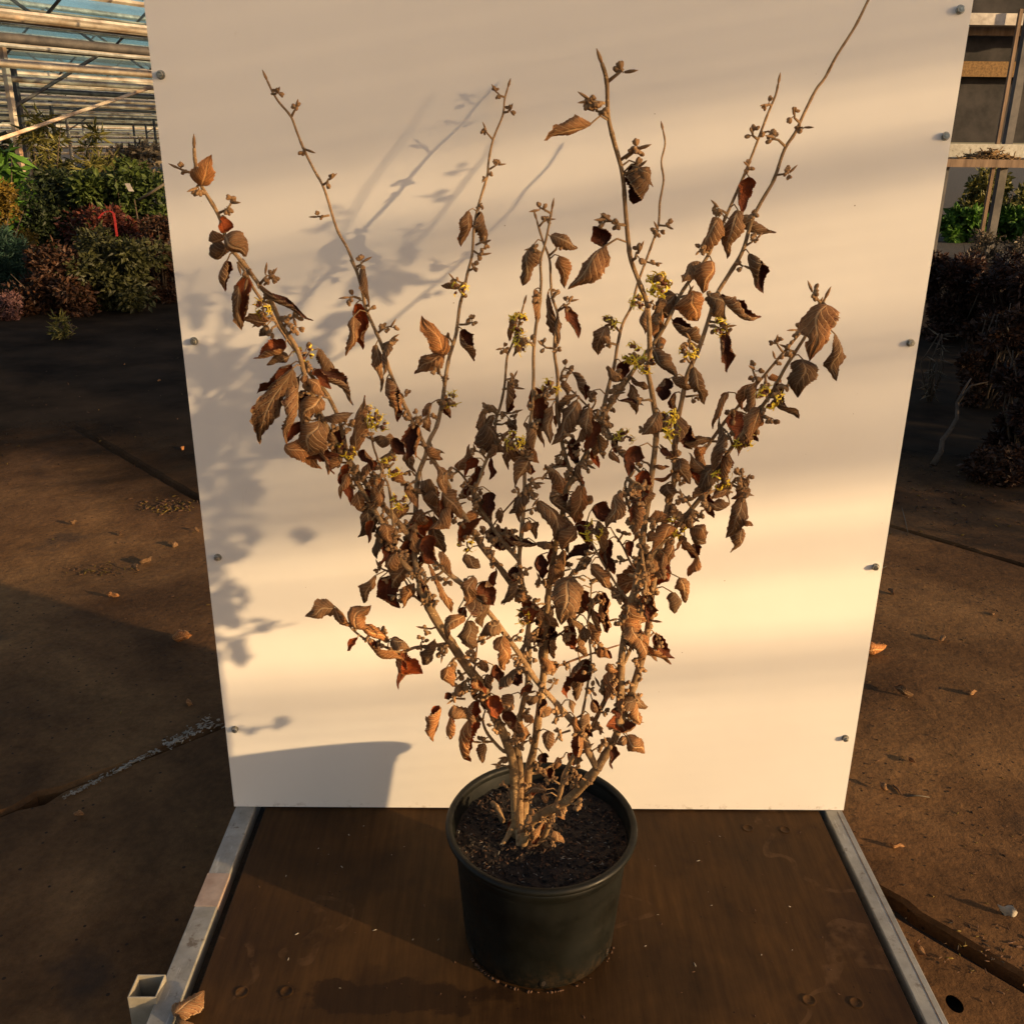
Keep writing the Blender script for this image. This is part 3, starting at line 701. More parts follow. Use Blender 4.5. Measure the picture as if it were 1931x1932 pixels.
# name, depth at start (None: where it leaves its parent), depth at the tip, radii, path
STEMS = [
 ('trunk', 1.262, 1.170, .0098, .0084, 'P 850,860 900,750 960,680 1050,620 1180,560 1300,460 1400,350 1480,260'),
 ('stem', 1.285, (1.22,1.210), .0100, .0080, 'P 808,610 790,330 765,160 G 1440,1640 1390,1540 1330,1400 1280,1290 1180,1160 1080,1010 1000,890 920,740 870,600'),
 ('stem', 1.285, (1.225,1.300), .0078, .0020, 'P 840,600 838,300 818,100 H 165,1750 172,1600 210,1400 238,1280 248,1100 240,950 248,840 235,760 210,650 188,530 182,430 200,250 210,100 216,0 E 1275,1930 1280,1600 1310,1400 1345,1150 1360,900 1362,600 1385,350 1420,150 1430,0 B 1375,1850 1370,1700 1400,1580 1430,1450 1465,1260'),
 ('stem', 1.290, (1.25,1.395), .0095, .0018, 'P 860,470 905,300 950,100 H 320,1430 345,1200 355,1000 370,750 385,600 405,470 430,330 465,180 495,0 E 1760,1760 1870,1560 F 150,1260 230,1090 330,930 430,780 520,650 620,520 700,380 790,200 C 840,1740 900,1620 960,1490 1040,1310 1110,1150 1180,970 1260,760 1310,640 1330,555'),
 ('stem', 1.262, (1.18,1.12), .0070, .0018, 'P 880,870 980,872 1040,820 1090,680 1160,500 1200,350 1270,180 1390,0 H 740,1420 820,1260 900,1100 960,960 1005,750 1020,650 1020,560 1000,420 980,280 930,150 890,20 F 415,1560 405,1490 430,1450'),
 ('stem', None, 1.585, .0064, .0018, 'G 870,600 845,500 828,330 842,180 848,0 E 270,1750 335,1580 370,1440 440,1300 490,1080 510,950 530,800 560,640 620,440 640,300 660,150 700,0 B 760,1800 800,1640 815,1420 850,1240 925,990 935,880 975,680 1055,480 1070,350 1100,240'),
 ('stem', None, (1.17,1.10), .0062, .0024, 'G 826,320 740,220 640,110 540,0 D 1120,1860 1040,1750 960,1640 880,1530 800,1400 720,1240 660,1080 610,950 570,800 520,690 430,560 370,430 310,300 230,200 150,90 90,0 A 730,1750 640,1640 570,1560 530,1400 470,1260 340,1040 300,850 293,745'),
 ('stem', None, (1.20,1.19), .0064, .0020, 'G 860,580 810,530 710,410 650,270 590,160 D 1060,1870 1000,1740 960,1600 930,1450 880,1280 780,1090 680,980 600,840 500,700 400,560 330,440 260,340 190,240 130,120 60,20 A 660,1720'),
 ('stem', None, (1.28,1.36), .0066, .0018, 'H 205,640 G 1530,680 1470,600 1400,500 1310,400 1240,290 1170,170 1110,80 1060,0 E 560,1890 520,1810 450,1700 380,1590 300,1440 210,1260 130,1100 50,930 D 1400,1120 1330,950 1290,830 1250,700 1180,540 1120,400 1090,250 1045,90 1000,0 A 1640,1760 1570,1590 1480,1420 1380,1100 1290,930 1215,780 1150,620 1100,490 1000,370 945,280 900,185'),
 ('stem', None, (1.29,1.38), .0050, .0018, 'H 180,460 80,340 0,235 G 1430,340 1330,200 1240,30 E 850,1800 890,1680 940,1560 990,1400 1000,1250 1040,1130 1080,950 1095,800 1110,640 1160,520 1210,380 1240,250 1270,140'),
 ('stem', None, (1.29,1.34), .0050, .0018, 'E 1745,1770 1720,1740 1680,1650 1640,1500 1610,1300 1582,1150 1592,850 1560,600 1570,400 1590,240 1540,80 B 1455,1860 1445,1680 1390,1530 1335,1345'),
 ('stem', None, (1.235,1.30),   .0088, .0018, 'P 1480,260 1560,120 1630,0 H 850,1560 920,1370 975,1200 1010,1080 1045,880 1070,650 1110,420 1125,330 1160,150 1200,0 F 730,1480 735,1350 740,1200 760,1050 790,900 820,760 900,580 960,400 1010,240 1080,120 C 1090,1680 1150,1480 1220,1340 1300,1200 1370,1000 1440,890 1500,760 1580,600 1640,520 1720,370 1840,180 1930,0 1990,-110'),
 ('stem', None, (1.15,1.03), .0080, .0026, 'H 838,1580 850,1420 860,1290 865,1100 895,900 925,740 960,620 1000,400 1012,250 1040,80 F 580,1450 600,1290 615,1140 610,1060 580,860 552,720 567,650 565,450 550,290 500,150 445,0 C 330,1620 310,1400 290,1160 230,930 195,770 185,540 150,415'),
 ('stem', None, (1.15,1.10), .0068, .0020, 'H 930,720 1000,560 1070,410 1130,340 F 740,1780 880,1620 980,1480 1080,1300 1200,1140 1300,1000 1390,870 1470,720 1560,580 1640,450 1700,330 1740,250'),
 ('stem', None, (1.24,1.19), .0045, .0018, 'F 735,1480 770,1440 850,1370 960,1230 1060,1090 1130,1010 1220,900 1340,760 1440,640 1560,500 1640,400 1690,310'),
 ('stem', None, (1.40,1.52), .0042, .0017, 'F 245,1075 280,900 310,780 335,690 355,560 390,420 450,300 490,150 C 480,1650 530,1500 540,1350 565,1200 550,1080 575,960 560,865'),
 ('stem', None, (1.17,1.12), .0072, .0038, 'P 1470,250 1400,100 H 640,1690 560,1565 470,1460 380,1360 280,1240 200,1110 100,970 G 1360,840 1280,750 1180,640 1080,560 1010,500'),
 ('side_twig', None, 1.170, .0042, .0018, 'G 1080,1030 950,1030 840,1040 740,1070 600,1020 500,980 410,910'),
 ('side_twig', None, 1.210, .0030, .0016, 'G 1275,1450 1240,1380 1220,1270 1240,1150 1255,1000'),
 ('side_twig', None, 1.270, .0045, .0025, 'G 1490,1735 1420,1725 1350,1650 1310,1590 1290,1530'),
 ('side_twig', None, 1.240, .0026, .0015, 'G 905,770 830,690 770,590 720,540'),
 ('side_twig', None, 1.300, .0024, .0016, 'H 400,1195 640,1090 860,1020'),
 ('side_twig', None, 1.215, .0030, .0014, 'H 580,1575 620,1400 650,1200 660,1090 640,900 655,750 665,590'),
 ('side_twig', None, 1.210, .0030, .0016, 'H 900,720 850,650 780,540 720,440 660,330 620,240'),
 ('side_twig', None, 1.220, .0024, .0016, 'H 985,560 940,500 870,360 820,290'),
 ('side_twig', None, 1.370, .0020, .0014, 'H 205,10 G 1546,10 1400,170 1310,300'),
 ('side_twig', None, 1.300, .0022, .0015, 'G 845,170 940,130 1080,100 1180,70'),
 ('side_twig', None, 1.300, .0030, .0016, 'H 245,1020 320,900 400,790 470,700'),
 ('side_twig', None, 1.270, .0024, .0015, 'H 350,1010 440,960 520,890 600,800 690,700'),
 ('side_twig', None, 1.310, .0026, .0015, 'F 580,1480 490,1400 390,1300 340,1230 270,1120 190,1010 130,950 60,880 -30,800'),
 ('side_twig', None, 1.230, .0022, .0015, 'F 640,1900 740,1840 870,1740 910,1690'),
 ('side_twig', None, 1.200, .0026, .0015, 'F 900,1600 990,1540 1080,1500 1190,1450'),
 ('side_twig', None, 1.330, .0024, .0015, 'E 1275,1920 1310,1870 1400,1800 1520,1810'),
 ('side_twig', None, 1.330, .0034, .0018, 'G 1300,160 1240,60 E 760,1900 680,1770 590,1700'),
 ('side_twig', None, 1.200, .0028, .0015, 'G 700,400 D 1320,1930 1270,1800 1220,1660 1180,1540 1170,1430'),
 ('side_twig', None, 1.230, .0024, .0015, 'D 1560,1930 1430,1870 1350,1780 1290,1720'),
 ('side_twig', None, 1.330, .0034, .0022, 'P 880,345 1020,280 1200,160'),
 ('side_twig', None, 1.270, .0030, .0018, 'P 1060,420 1200,290 1290,180'),
]
SHRUB = empty('witch_hazel_shrub', (PC.x, PC.y, SOILZ), 'dried brown leaved shrub with tan buds and small yellow flowers in a pot', 'shrub')
SAMP = []                       # (pixel x, pixel y, world point, radius, tangent)
def catmull(p, k=5):
    out = []; n = len(p)
    for i in range(n - 1):
        a, b, c, d = p[max(i - 1, 0)], p[i], p[i + 1], p[min(i + 2, n - 1)]
        for j in range(k):
            t = j / k
            out.append(.5 * ((2 * b) + (c - a) * t + (2 * a - 5 * b + 4 * c - d) * t * t + (3 * b - a - 3 * c + d) * t ** 3))
    out.append(p[-1]); return out
def nearest(x, y, maxr=None):
    best = None
    for s in SAMP:
        d = (s[0] - x) ** 2 + (s[1] - y) ** 2
        if best is None or d < best[0]: best = (d, s)
    return best[1], math.sqrt(best[0])
STEMPATHS = []
rng = random.Random(77)
for si, (nm, ya, yb, r0, r1, ps) in enumerate(STEMS):
    p2 = path(ps); cum = [0]
    for i in range(1, len(p2)): cum.append(cum[-1] + math.hypot(p2[i][0] - p2[i - 1][0], p2[i][1] - p2[i - 1][1]))
    start = None
    if ya is None:
        start = nearest(*p2[0])[0][2]; ya = start.y
    pts = []
    for (x, y), c in zip(p2, cum):
        t = c / cum[-1]; ym, ye = yb if isinstance(yb, tuple) else ((ya + yb) / 2, yb)
        pts.append(atY(x, y, (ya + (ym - ya) * t / .45 if t < .45 else ym + (ye - ym) * (t - .45) / .55)))
    if start is not None: pts[0] = start.copy()
    elif nm == 'trunk' or si < 5:
        q = pts[0]; pts[0] = Vector((q.x, q.y, min(q.z, SOILH(q.x, q.y)) - .012))
    fine = catmull(pts, 5); k = len(fine); rad = []
    for i in range(k):
        t = i / (k - 1); r = (r0 + (r1 - r0) * t ** .5) * .80
        rad.append(r * (1 + .10 * mnoise.noise(fine[i] * 60) + (.16 if (i % 9 == 4 and r < .007) else 0)))
    rad[-1] *= .6
    m = MB(); m.tube(fine, rad, 10 if r0 > .005 else 7)
    mat = M['bark'] if r0 >= .0095 else (M['shoot'] if nm == 'side_twig' and r0 < .0031 and si % 3 == 0 else M['twig'])
    m.build(nm, mat, SHRUB)
    STEMPATHS.append((nm, fine, rad))
    for i in range(k):
        q = camM.transposed() @ (fine[i] - CAM)
        SAMP.append((PW / 2 + FPX * q.x / -q.z, 966 - FPX * q.y / -q.z, fine[i], rad[i], (fine[min(i + 1, k - 1)] - fine[max(i - 1, 0)]).normalized()))
# gnarled stump and old roots at the foot
m = MB(); rng = random.Random(5); cb = atZ(*px('P', 830, 760), SOILH(.05, 1.28) + .004)
for i in range(6):
    an = rng.uniform(0, 6.28); d = Vector((math.cos(an), math.sin(an), 0))
    m.tube([cb + Vector((0, 0, .014)), cb + d * .014 + Vector((0, 0, .012)), cb + d * .03 + Vector((0, 0, -.004)), cb + d * .05 + Vector((0, 0, -.016))], [.007, .006, .004, .002], 8)
m.blob(cb + Vector((0, .006, .010)), Vector((.3, .5, 1)), .011, .012, 0, 10, 7, .2, rng)
a_ = atZ(*px('P', 700, 660), SOILZ + .01); m.tube([a_ + Vector((.0, -.005, -.01)), a_ + Vector((-.012, .012, .012)), a_ + Vector((-.020, .022, .012))], [.005, .0045, .004], 7)
m.build('root_crown', M['bark'], SHRUB)

# ------------------------------------------------------------------ leaves
# crop, base x,y, tip x,y, width (crop px), way the curl opens (0 camera, 90 right/up, -90 left/down, 180 away), optional roll
LEAVES = '''
A 345,1055 430,830 190 180 130;A 560,1330 525,1450 130 20r;A 560,1480 715,1640 180 150;A 560,1560 432,1640 150 165;A 545,1490 430,1530 110 150;A 570,1690 545,1925 90 60
D 120,140 115,490 150 -20r;D 40,200 70,550 80 170;D 220,210 640,470 110 95;D 310,500 120,490 105 180;D 300,540 240,630 70 180;D 450,680 210,810 165 60r;D 480,800 310,865 95 180
D 500,870 240,1100 135 15;D 510,900 275,1490 205 180 95;D 560,970 470,1490 130 -100;D 600,960 610,1050 70 180;D 720,740 860,970 125 -130;D 730,910 1000,1170 130 60;D 680,920 815,1060 95 20r
D 640,990 760,1130 95 180;D 725,1330 640,1600 320 180 120;D 590,1350 480,1500 100 10;D 445,1540 730,1720 175 180 120;D 590,1600 872,1640 115 10r;D 790,1340 1000,1285 120 180
D 1035,1590 1095,1165 135 150;D 1190,1480 1350,1500 155 180;D 1340,1490 1440,1610 115 10;D 1060,1590 1170,1740 120 -40;D 1090,60 1135,350 75 -110;D 1040,360 1080,715 125 -15r;D 1015,470 965,770 85 180
D 1205,700 1240,1060 95 170;D 1310,700 1275,940 115 180;D 1300,980 1390,1310 105 40;D 1540,1370 1465,1640 135 0;D 1565,1390 1530,1630 65 180;D 1440,1610 1530,1770 115 180;D 1620,1300 1650,1420 90 180
D 1340,1780 1425,1840 125 180;D 1600,1860 1690,1930 110 150
E 520,620 330,280 190 180 90;E 515,600 258,790 195 180 110;E 680,380 800,655 130 40;E 520,1010 572,1210 85 -60;E 1200,230 1130,470 85 160;E 1190,400 1180,620 75 180;E 1370,0 1382,310 115 180
E 1500,30 1560,550 150 180;E 1600,260 1590,500 60 120;E 1680,160 1780,440 115 30r;E 1125,880 1100,1170 90 80;E 890,1140 890,1490 110 175;E 970,1200 950,1390 95 180;E 1385,940 1430,1460 175 -40r
E 1530,1110 1510,1440 110 170;E 1640,870 1690,1030 90 180;E 1740,790 1840,1040 95 70r;E 1775,1060 1560,1450 195 180;E 1760,1000 1590,1160 85 180;E 1890,1130 1880,1400 130 180;E 1730,1410 1770,1660 105 -30
E 1150,1250 1195,1335 95 160;E 1105,1420 1112,1690 115 180;E 1110,1530 1360,1720 135 60;E 1330,1500 1400,1650 120 -60r;E 1000,1480 940,1600 85 180;E 640,1720 750,1500 125 170;E 820,1610 715,1770 115 20r
E 845,1690 765,1870 115 15r;E 440,1680 520,1930 115 180;E 290,1850 435,1925 140 180;E 1540,1850 1640,1930 115 150
B 770,1275 720,1550 105 -150;B 860,1285 920,1530 125 -70;B 1310,1570 1232,1870 135 170;B 1450,1490 1655,1582 105 180;B 1530,1650 1570,1900 115 150;B 1790,545 1440,678 135 170;B 1920,1570 1640,1905 175 180
B 1900,1570 1815,1420 150 10;B 700,1900 555,1895 80 90
C 385,1090 370,1340 150 -70;C 400,1120 480,1240 80 170;C 1130,1180 1095,1410 125 10r;C 1060,1400 985,1690 105 170;C 1000,1455 1280,1552 105 120;C 985,1500 1005,1640 85 180;C 930,1450 835,1670 115 170
C 1140,1690 1220,1930 105 60;C 800,1750 700,1875 95 180;C 885,1740 830,1935 125 170
F 840,205 880,385 190 180 100;F 965,230 1055,385 115 180;F 1040,230 1282,372 80 65;F 740,225 590,370 135 170;F 650,240 608,370 115 180;F 640,350 600,520 105 170;F 540,330 540,480 65 120;F 720,400 912,545 95 60
F 640,510 620,610 95 150;F 590,600 742,765 95 180;F 1050,480 1092,722 95 40;F 290,440 225,612 125 180 100;F 380,680 405,785 115 10;F 380,800 290,722 75 180;F 440,770 560,842 75 180;F 440,830 472,1010 65 180
F 700,790 655,922 115 10;F 720,780 852,852 75 180;F 860,710 932,932 95 170;F 360,930 512,965 55 60;F 190,870 180,935 85 170;F 270,970 280,1060 65 180;F 1740,300 1650,645 190 180 90;F 1800,490 1802,772 125 170
F 1590,660 1560,892 165 180 90;F 1400,830 1552,1035 110 95;F 1360,780 1440,812 55 120;F 1270,810 1258,1020 85 180;F 1230,830 1180,980 75 170;F 1092,880 1000,1105 65 180;F 1105,1020 1270,1195 175 20 100
F 990,1400 1040,1080 115 180;F 980,1190 820,1222 65 180;F 790,1100 850,1245 115 10;F 940,1420 830,1300 75 170;F 870,1310 935,1250 65 180;F 640,1260 722,1310 65 20;F 720,1420 600,1462 55 180;F 600,1370 690,1372 55 100
F 500,1240 430,1430 125 10r;F 545,1400 520,1590 115 0r;F 440,1470 490,1650 95 180;F 300,1280 365,1345 55 180;F 330,1160 352,1280 60 20;F 680,1490 700,1600 115 180;F 540,1520 530,1640 95 170
F 1210,1500 1180,1610 75 120;F 1180,1560 1095,1825 145 180 120;F 1100,1620 920,1640 75 150;F 1180,1790 1120,1935 115 170;F 1080,1530 970,1602 65 180;F 850,1780 932,1882 115 180;F 550,1720 702,1722 85 180
F 200,1640 330,1742 155 0;F 190,1600 115,1605 80 150;F 230,1740 250,1930 95 170;F 60,1190 72,1352 85 10;F 200,1240 232,1372 65 0r;F 230,1160 252,1312 65 170;F 160,1010 150,1172 85 180;F 1160,1740 1250,1770 60 180
G 560,60 470,275 155 180 110;G 550,190 532,332 65 -30r;G 640,230 662,292 85 180;G 970,160 1022,392 115 180;G 1130,340 1290,190 95 0r;G 900,300 982,472 135 10r;G 1000,400 1072,542 85 180;G 810,330 730,482 105 15
G 820,380 668,672 115 170;G 920,480 1082,782 115 175;G 1160,430 1262,502 95 180;G 1230,560 1172,742 155 180 80;G 1290,600 1362,742 145 10r;G 570,560 508,732 75 180;G 600,580 722,762 175 10 110;G 300,760 125,832 125 180 110
G 300,780 402,902 65 170;G 430,880 540,762 175 180 110;G 480,890 662,992 85 170;G 520,990 742,1112 95 90;G 680,980 802,1052 105 180;G 790,1040 738,1292 85 20r;G 960,990 900,1142 105 170;G 1150,800 1060,972 145 180 110
G 1180,860 1222,1032 135 180 120;G 1130,780 1182,832 70 10r;G 1050,1170 1092,1292 105 150;G 1100,1330 1192,1332 85 0 320;G 1400,880 1280,952 105 180;G 1430,960 1432,1172 135 180 120;G 1280,1130 1312,1202 65 180
G 1370,1160 1402,1262 105 10r;G 1330,1220 1342,1332 75 170;G 1080,1350 1040,1382 60 20r;G 1000,1430 958,1642 95 -60r;G 1060,1480 1232,1522 105 180;G 1080,1500 1070,1642 85 180;G 1240,1490 1210,1782 135 60r;G 1290,1680 1282,1802 75 170
G 1370,1360 1382,1502 115 10r;G 1480,1350 1410,1472 115 180;G 1430,1480 1492,1562 105 10;G 1500,500 1500,602 85 10;G 1490,620 1430,742 65 170;G 1340,0 1340,162 105 10;G 1390,120 1410,202 65 170;G 920,0 972,82 115 180
H 300,60 490,382 125 180 170;H 390,20 522,152 95 180;H 540,30 560,132 95 170;H 260,200 188,272 65 180;H 290,200 292,302 65 170;H 100,310 322,342 75 70;H 300,350 402,372 75 180;H 160,500 130,572 85 10;H 170,590 78,742 65 170
H 330,420 340,572 105 20;H 440,490 400,612 105 180;H 650,360 508,452 105 10;H 660,440 570,532 75 180;H 490,400 460,492 55 170;H 660,480 792,662 95 180;H 560,580 480,862 255 180 100;H 570,650 652,832 95 0r
H 740,670 780,922 75 30;H 520,900 562,1042 105 10r;H 560,1040 632,1092 75 170;H 620,900 620,1002 75 150;H 420,930 340,1132 115 30;H 700,1080 792,1102 85 60 280;H 760,1160 832,1202 55 180;H 330,1100 422,1192 85 170
H 580,1180 550,1382 95 175;H 520,1250 500,1372 55 0r;H 520,1390 530,1482 65 170;H 600,1165 560,1215 80 10r;H 1120,390 860,692 185 180 85;H 1220,390 1040,672 135 40r;H 1040,690 1040,862 95 20r;H 1200,670 1210,802 115 175;H 1250,570 1292,722 105 170
H 1340,240 1422,302 115 180;H 1380,350 1330,432 95 10;H 1380,440 1310,552 105 170;H 1090,950 1202,1102 85 20;H 890,1390 1022,1432 95 180;H 880,1380 870,1482 65 170;H 830,1440 850,1512 95 10;H 960,1550 780,1562 135 30r
H 900,1640 830,1682 65 180;H 820,1700 800,1842 65 20;H 640,1480 590,1602 75 175;H 390,1600 380,1722 95 150;H 340,1750 352,1812 85 10;H 270,1290 190,1372 65 10r;H 310,1390 210,1372 75 180;H 330,1440 350,1502 115 160
H 1080,260 1040,330 80 180;H 760,240 720,400 90 180;H 920,330 930,430 70 20
P 1060,430 888,462 75 175;P 1040,470 1052,542 65 170;P 1110,260 1050,342 70 10r;P 890,670 738,762 75 15r;P 1110,780 1192,872 75 170;P 1280,310 1230,362 55 180;P 1020,700 960,852 85 170;P 960,600 920,640 70 180
P 860,870 862,935 45 170;P 930,640 880,720 70 150;P 980,820 930,890 75 60;P 1150,600 1200,680 60 170;P 1000,420 940,480 70 20r;P 900,760 820,800 60 170;P 1180,180 1110,260 80 150;P 1240,130 1280,230 80 30;P 860,940 790,970 60 170;P 1350,120 1300,220 75 160;P 1000,760 1040,720 60 10r
'''
def leaf(B, T, w_, op, roll, rng, stem=None, sag=None, thin=.00045):
    """one dry curled leaf: underside outside the curl, upper side inside"""
    NU, NV = 12, 36
    ax = T - B; L = ax.length; ah = ax / L
    v = (CAM - (B + T) / 2).normalized()
    side = ah.cross(v).normalized()
    nrm = side.cross(ah).normalized()
    if nrm.dot(v) < 0: nrm = -nrm
    sc_ = camM.transposed() @ side
    if (sc_.x < 0 if abs(sc_.x) > abs(sc_.y) * .6 else sc_.y < 0): side = -side
    roll = R(roll)
    r0 = w_ / 2 / math.sin(min(roll, math.pi) / 2)
    ph = [rng.uniform(0, 6.28) for _ in range(12)]
    bend = rng.uniform(-.11, .11) * L; bend2 = rng.uniform(-.04, .18) * L; tw = R(rng.uniform(-85, 85)); teeth = rng.uniform(.05, .10)
    m = MB(); uv = []; lay = ([], [])
    cup = rng.uniform(-.35, .45); asym = rng.uniform(-.14, .14)
    tear = rng.uniform(.3, .9) if rng.random() < .22 else -1; tside = rng.choice((-1, 1))
    pk = rng.uniform(.30, .48)
    for i in range(NV + 1):
        t = i / NV
        if t < pk: o_ = math.sin(math.pi / 2 * (t / pk)) ** .55
        else: o_ = math.cos(math.pi / 2 * ((t - pk) / (1 - pk))) ** .85 * (1 - .25 * ((t - pk) / (1 - pk)))
        o_ = max(.012, o_)
        rr = r0 * (.30 + .70 * o_) * (1 + .12 * math.sin(7 * t + ph[2]))
        an = R(op) + tw * (t - .40) + .30 * math.sin(6 * t + ph[3])
        o = nrm * math.cos(an) + side * math.sin(an); q = ah.cross(o)
        c = B + ax * t + side * (bend * math.sin(math.pi * t)) + nrm * (bend2 * math.sin(math.pi * t)) + side * (.04 * L * math.sin(9 * t + ph[4]) * t) + nrm * (.04 * L * math.sin(7 * t + ph[9]) * t)
        for j in range(NU + 1):
            u = -1 + 2 * j / NU; su = 1 if u > 0 else -1
            tooth = 1 - teeth * ((i + j // (NU // 2 + 1)) % 2) * abs(u) ** 4 * (1 + .6 * math.sin(17 * t + ph[7] * su))
            rag = 1 + (.06 * math.sin(6 * t + ph[0] + su) + .04 * math.sin(15 * t + ph[1] * su)) * abs(u)
            if tear > 0 and su == tside: rag -= .38 * abs(u) * math.exp(-((t - tear) / .045) ** 2)
            half = roll / 2 * r0 * o_ * tooth * rag * (1 + asym * su)
            th = u * half / rr * (1 + cup * abs(u) ** 3)
            rad = rr * (1 - .20 * min(1, abs(th) / math.pi))
            wv = math.sin(2 * math.pi * 7.5 * (t - .30 * abs(u)) + math.pi)
            e = abs(u) ** 2
            pl = .019 * L * wv * (.3 + .7 * abs(u)) * min(1, 5 * t) + (.030 * L * math.sin(13 * t + ph[5] * su) + .014 * L * math.sin(23 * t + ph[8] * su)) * e + .05 * L * math.sin(5 * t + ph[6] + su) * e * abs(u)
            d = -o * math.cos(th) + q * math.sin(th)
            for k, off in enumerate((0.0, -thin)):
                lay[k].append(c + o * (r0 * .25) + d * (rad + pl * min(1, o_ + .25) + off) + ah * (.03 * L * math.sin(8 * u + ph[10]) * t))
            uv.append((j / NU, t))
    n = len(lay[0]); m.v = lay[0] + lay[1]; m.uv = uv + uv
    for i in range(NV):
        for j in range(NU):
            a = i * (NU + 1) + j; f = (a, a + 1, a + NU + 2, a + NU + 1)
            m.face(f, 0, True); m.face([n + x for x in f[::-1]], 1, True)
    if stem is not None:                      # petiole from the twig into the midrib
        mid = m.v[2 * (NU + 1) + NU // 2]; b0 = m.v[NU // 2]
        g = (stem - b0).length
        k0 = len(m.v)
        m.tube([stem, stem.lerp(b0, .5) + Vector((0, 0, min(.006, g * .25))), b0, mid], [.0011, .0009, .0009, .0005], 5, 2)
        m.uv += [(.5, .02)] * (len(m.v) - k0)
    return m
rng = random.Random(1234)
LEAFPTS = []
for entry in LEAVES.replace('\n', ';').split(';'):
    e = entry.split()
    if len(e) < 5: continue
    b = px(e[0], *map(float, e[1].split(','))); t = px(e[0], *map(float, e[2].split(',')))
    wpx = float(e[3]) * CR[e[0]][2] / 1.8322
    red = e[4].endswith('r'); op = float(e[4].rstrip('r'))
    roll = float(e[5]) if len(e) > 5 else (rng.uniform(165, 235) if abs(op) > 140 else rng.uniform(210, 290) if abs(op) > 25 else rng.uniform(140, 190))
    if abs(op) > 155 and len(e) > 5: op = 180 + rng.uniform(-22, 22)
    elif abs(op) > 155: op = rng.choice((-1, 1)) * rng.uniform(118, 180)
    dx, dy = t[0] - b[0], t[1] - b[1]; t = (b[0] + dx * 1.08, b[1] + dy * 1.08)
    s, dpx = nearest(*b)
    Yb = s[2].y + rng.uniform(-.022, .004)
    B = atY(*b, Yb); lenpx = math.hypot(t[0] - b[0], t[1] - b[1])
    mpp = (B - CAM).length / FPX * .96
    T = atY(*t, min(YP - .02, Yb + rng.uniform(-.42, .25) * lenpx * mpp))
    if Yb > YP - .03: B = atY(*b, YP - .03)
    mm = leaf(B, T, wpx * mpp * 1.06, op, roll, rng, s[2] if dpx < 55 else None)
    for v_ in mm.v:
        if v_.y > YP - .004: v_.y = YP - .004
    mm.build('leaf', [M['leaf_under'], M['leaf_red'] if red else M['leaf_upper'], M['twig']], SHRUB)
    LEAFPTS.append(b)

rng = random.Random(555); extra = 0; crowd = MB(); crowd.uv = []
DENSE = [q for q in SAMP if 740 < q[1] < 1400 and q[3] < .0075]
while extra < 146:
    q = rng.choice(DENSE)
    if min((q[0] - a) ** 2 + (q[1] - b) ** 2 for a, b in LEAFPTS) < (15 if extra < 66 else 9) ** 2: continue
    LEAFPTS.append((q[0], q[1])); extra += 1
    an = rng.uniform(-2.6, -.5); Lm = rng.uniform(.03, .062)
    B = q[2] + Vector((rng.gauss(0, .008), rng.uniform(-.02, .01), rng.gauss(0, .006))); T = B + Vector((math.cos(an) * .8, rng.uniform(-.5, .5), math.sin(an))) * Lm
    op = rng.choice((10, 40, -60, 90, 130, 150, 170, -140, -120))
    if extra > 66:
        Lm *= .72; T = B + (T - B) * .72
        mm = leaf(B, T, Lm * rng.uniform(.38, .6), op, rng.uniform(130, 240), rng, q[2]); k0 = len(crowd.v)
        crowd.v += mm.v; crowd.uv += mm.uv; crowd.f += [tuple(i + k0 for i in f) for f in mm.f]; crowd.m += [(3 if (i == 1 and extra % 3 == 0) else i) for i in mm.m]; crowd.sm += mm.sm
        continue
    leaf(B, T, Lm * rng.uniform(.4, .7), op, rng.uniform(120, 230), rng, q[2]).build('leaf', [M['leaf_under'], rng.choice((M['leaf_upper'], M['leaf_upper'], M['leaf_red'])), M['twig']], SHRUB)

tag(crowd.build('small_leaves', [M['leaf_under'], M['leaf_upper'], M['twig'], M['leaf_red']], SHRUB), kind='stuff')

# ------------------------------------------------------------------ buds and flowers
def bud_cluster(rng, n, spur=.016):
    """tan oval buds on short stalks around a spur along +Z"""
    m = MB(); m.tube([Vector((0, 0, -.003)), Vector((rng.gauss(0, .001), rng.gauss(0, .001), spur * .5)), Vector((rng.gauss(0, .002), rng.gauss(0, .002), spur))], [.0019, .0016, .0012], 6, 1)
    k = 0
    while k < n:
        z = spur * rng.uniform(.25, 1.1); an = rng.uniform(0, 6.28)
        d = Vector((math.cos(an), math.sin(an), rng.uniform(-.2, .9))).normalized()
        c = Vector((0, 0, z)) + d * .0055
        m.tube([Vector((0, 0, z)), c], .0007, 4, 1, False)
        g = min(3, n - k)
        for q in range(g):
            e = (d + Vector((rng.gauss(0, .7), rng.gauss(0, .7), rng.gauss(0, .7)))).normalized()
            s_ = rng.uniform(.85, 1.2)
            m.blob(c + e * .0031, e, .0037 * s_, .00245 * s_, 0, 7, 5, .06, rng)
        k += g
    if rng.random() < .55:                    # a pointed leaf bud
        d = Vector((rng.gauss(0, .4), rng.gauss(0, .4), 1)).normalized(); c = Vector((0, 0, spur))
        m.tube([c, c + d * .006, c + d * .011, c + d * .015], [.0012, .0019, .0013, .0002], 6, 0)
    return m
rngb = random.Random(31)
BUDS = [bud_cluster(rngb, n, sp).mesh('bud_cluster', [M['bud'], M['twig']]) for n, sp in ((3, .008), (4, .010), (6, .012), (6, .016), (8, .014), (9, .018), (11, .016), (12, .020), (5, .014), (14, .018))]
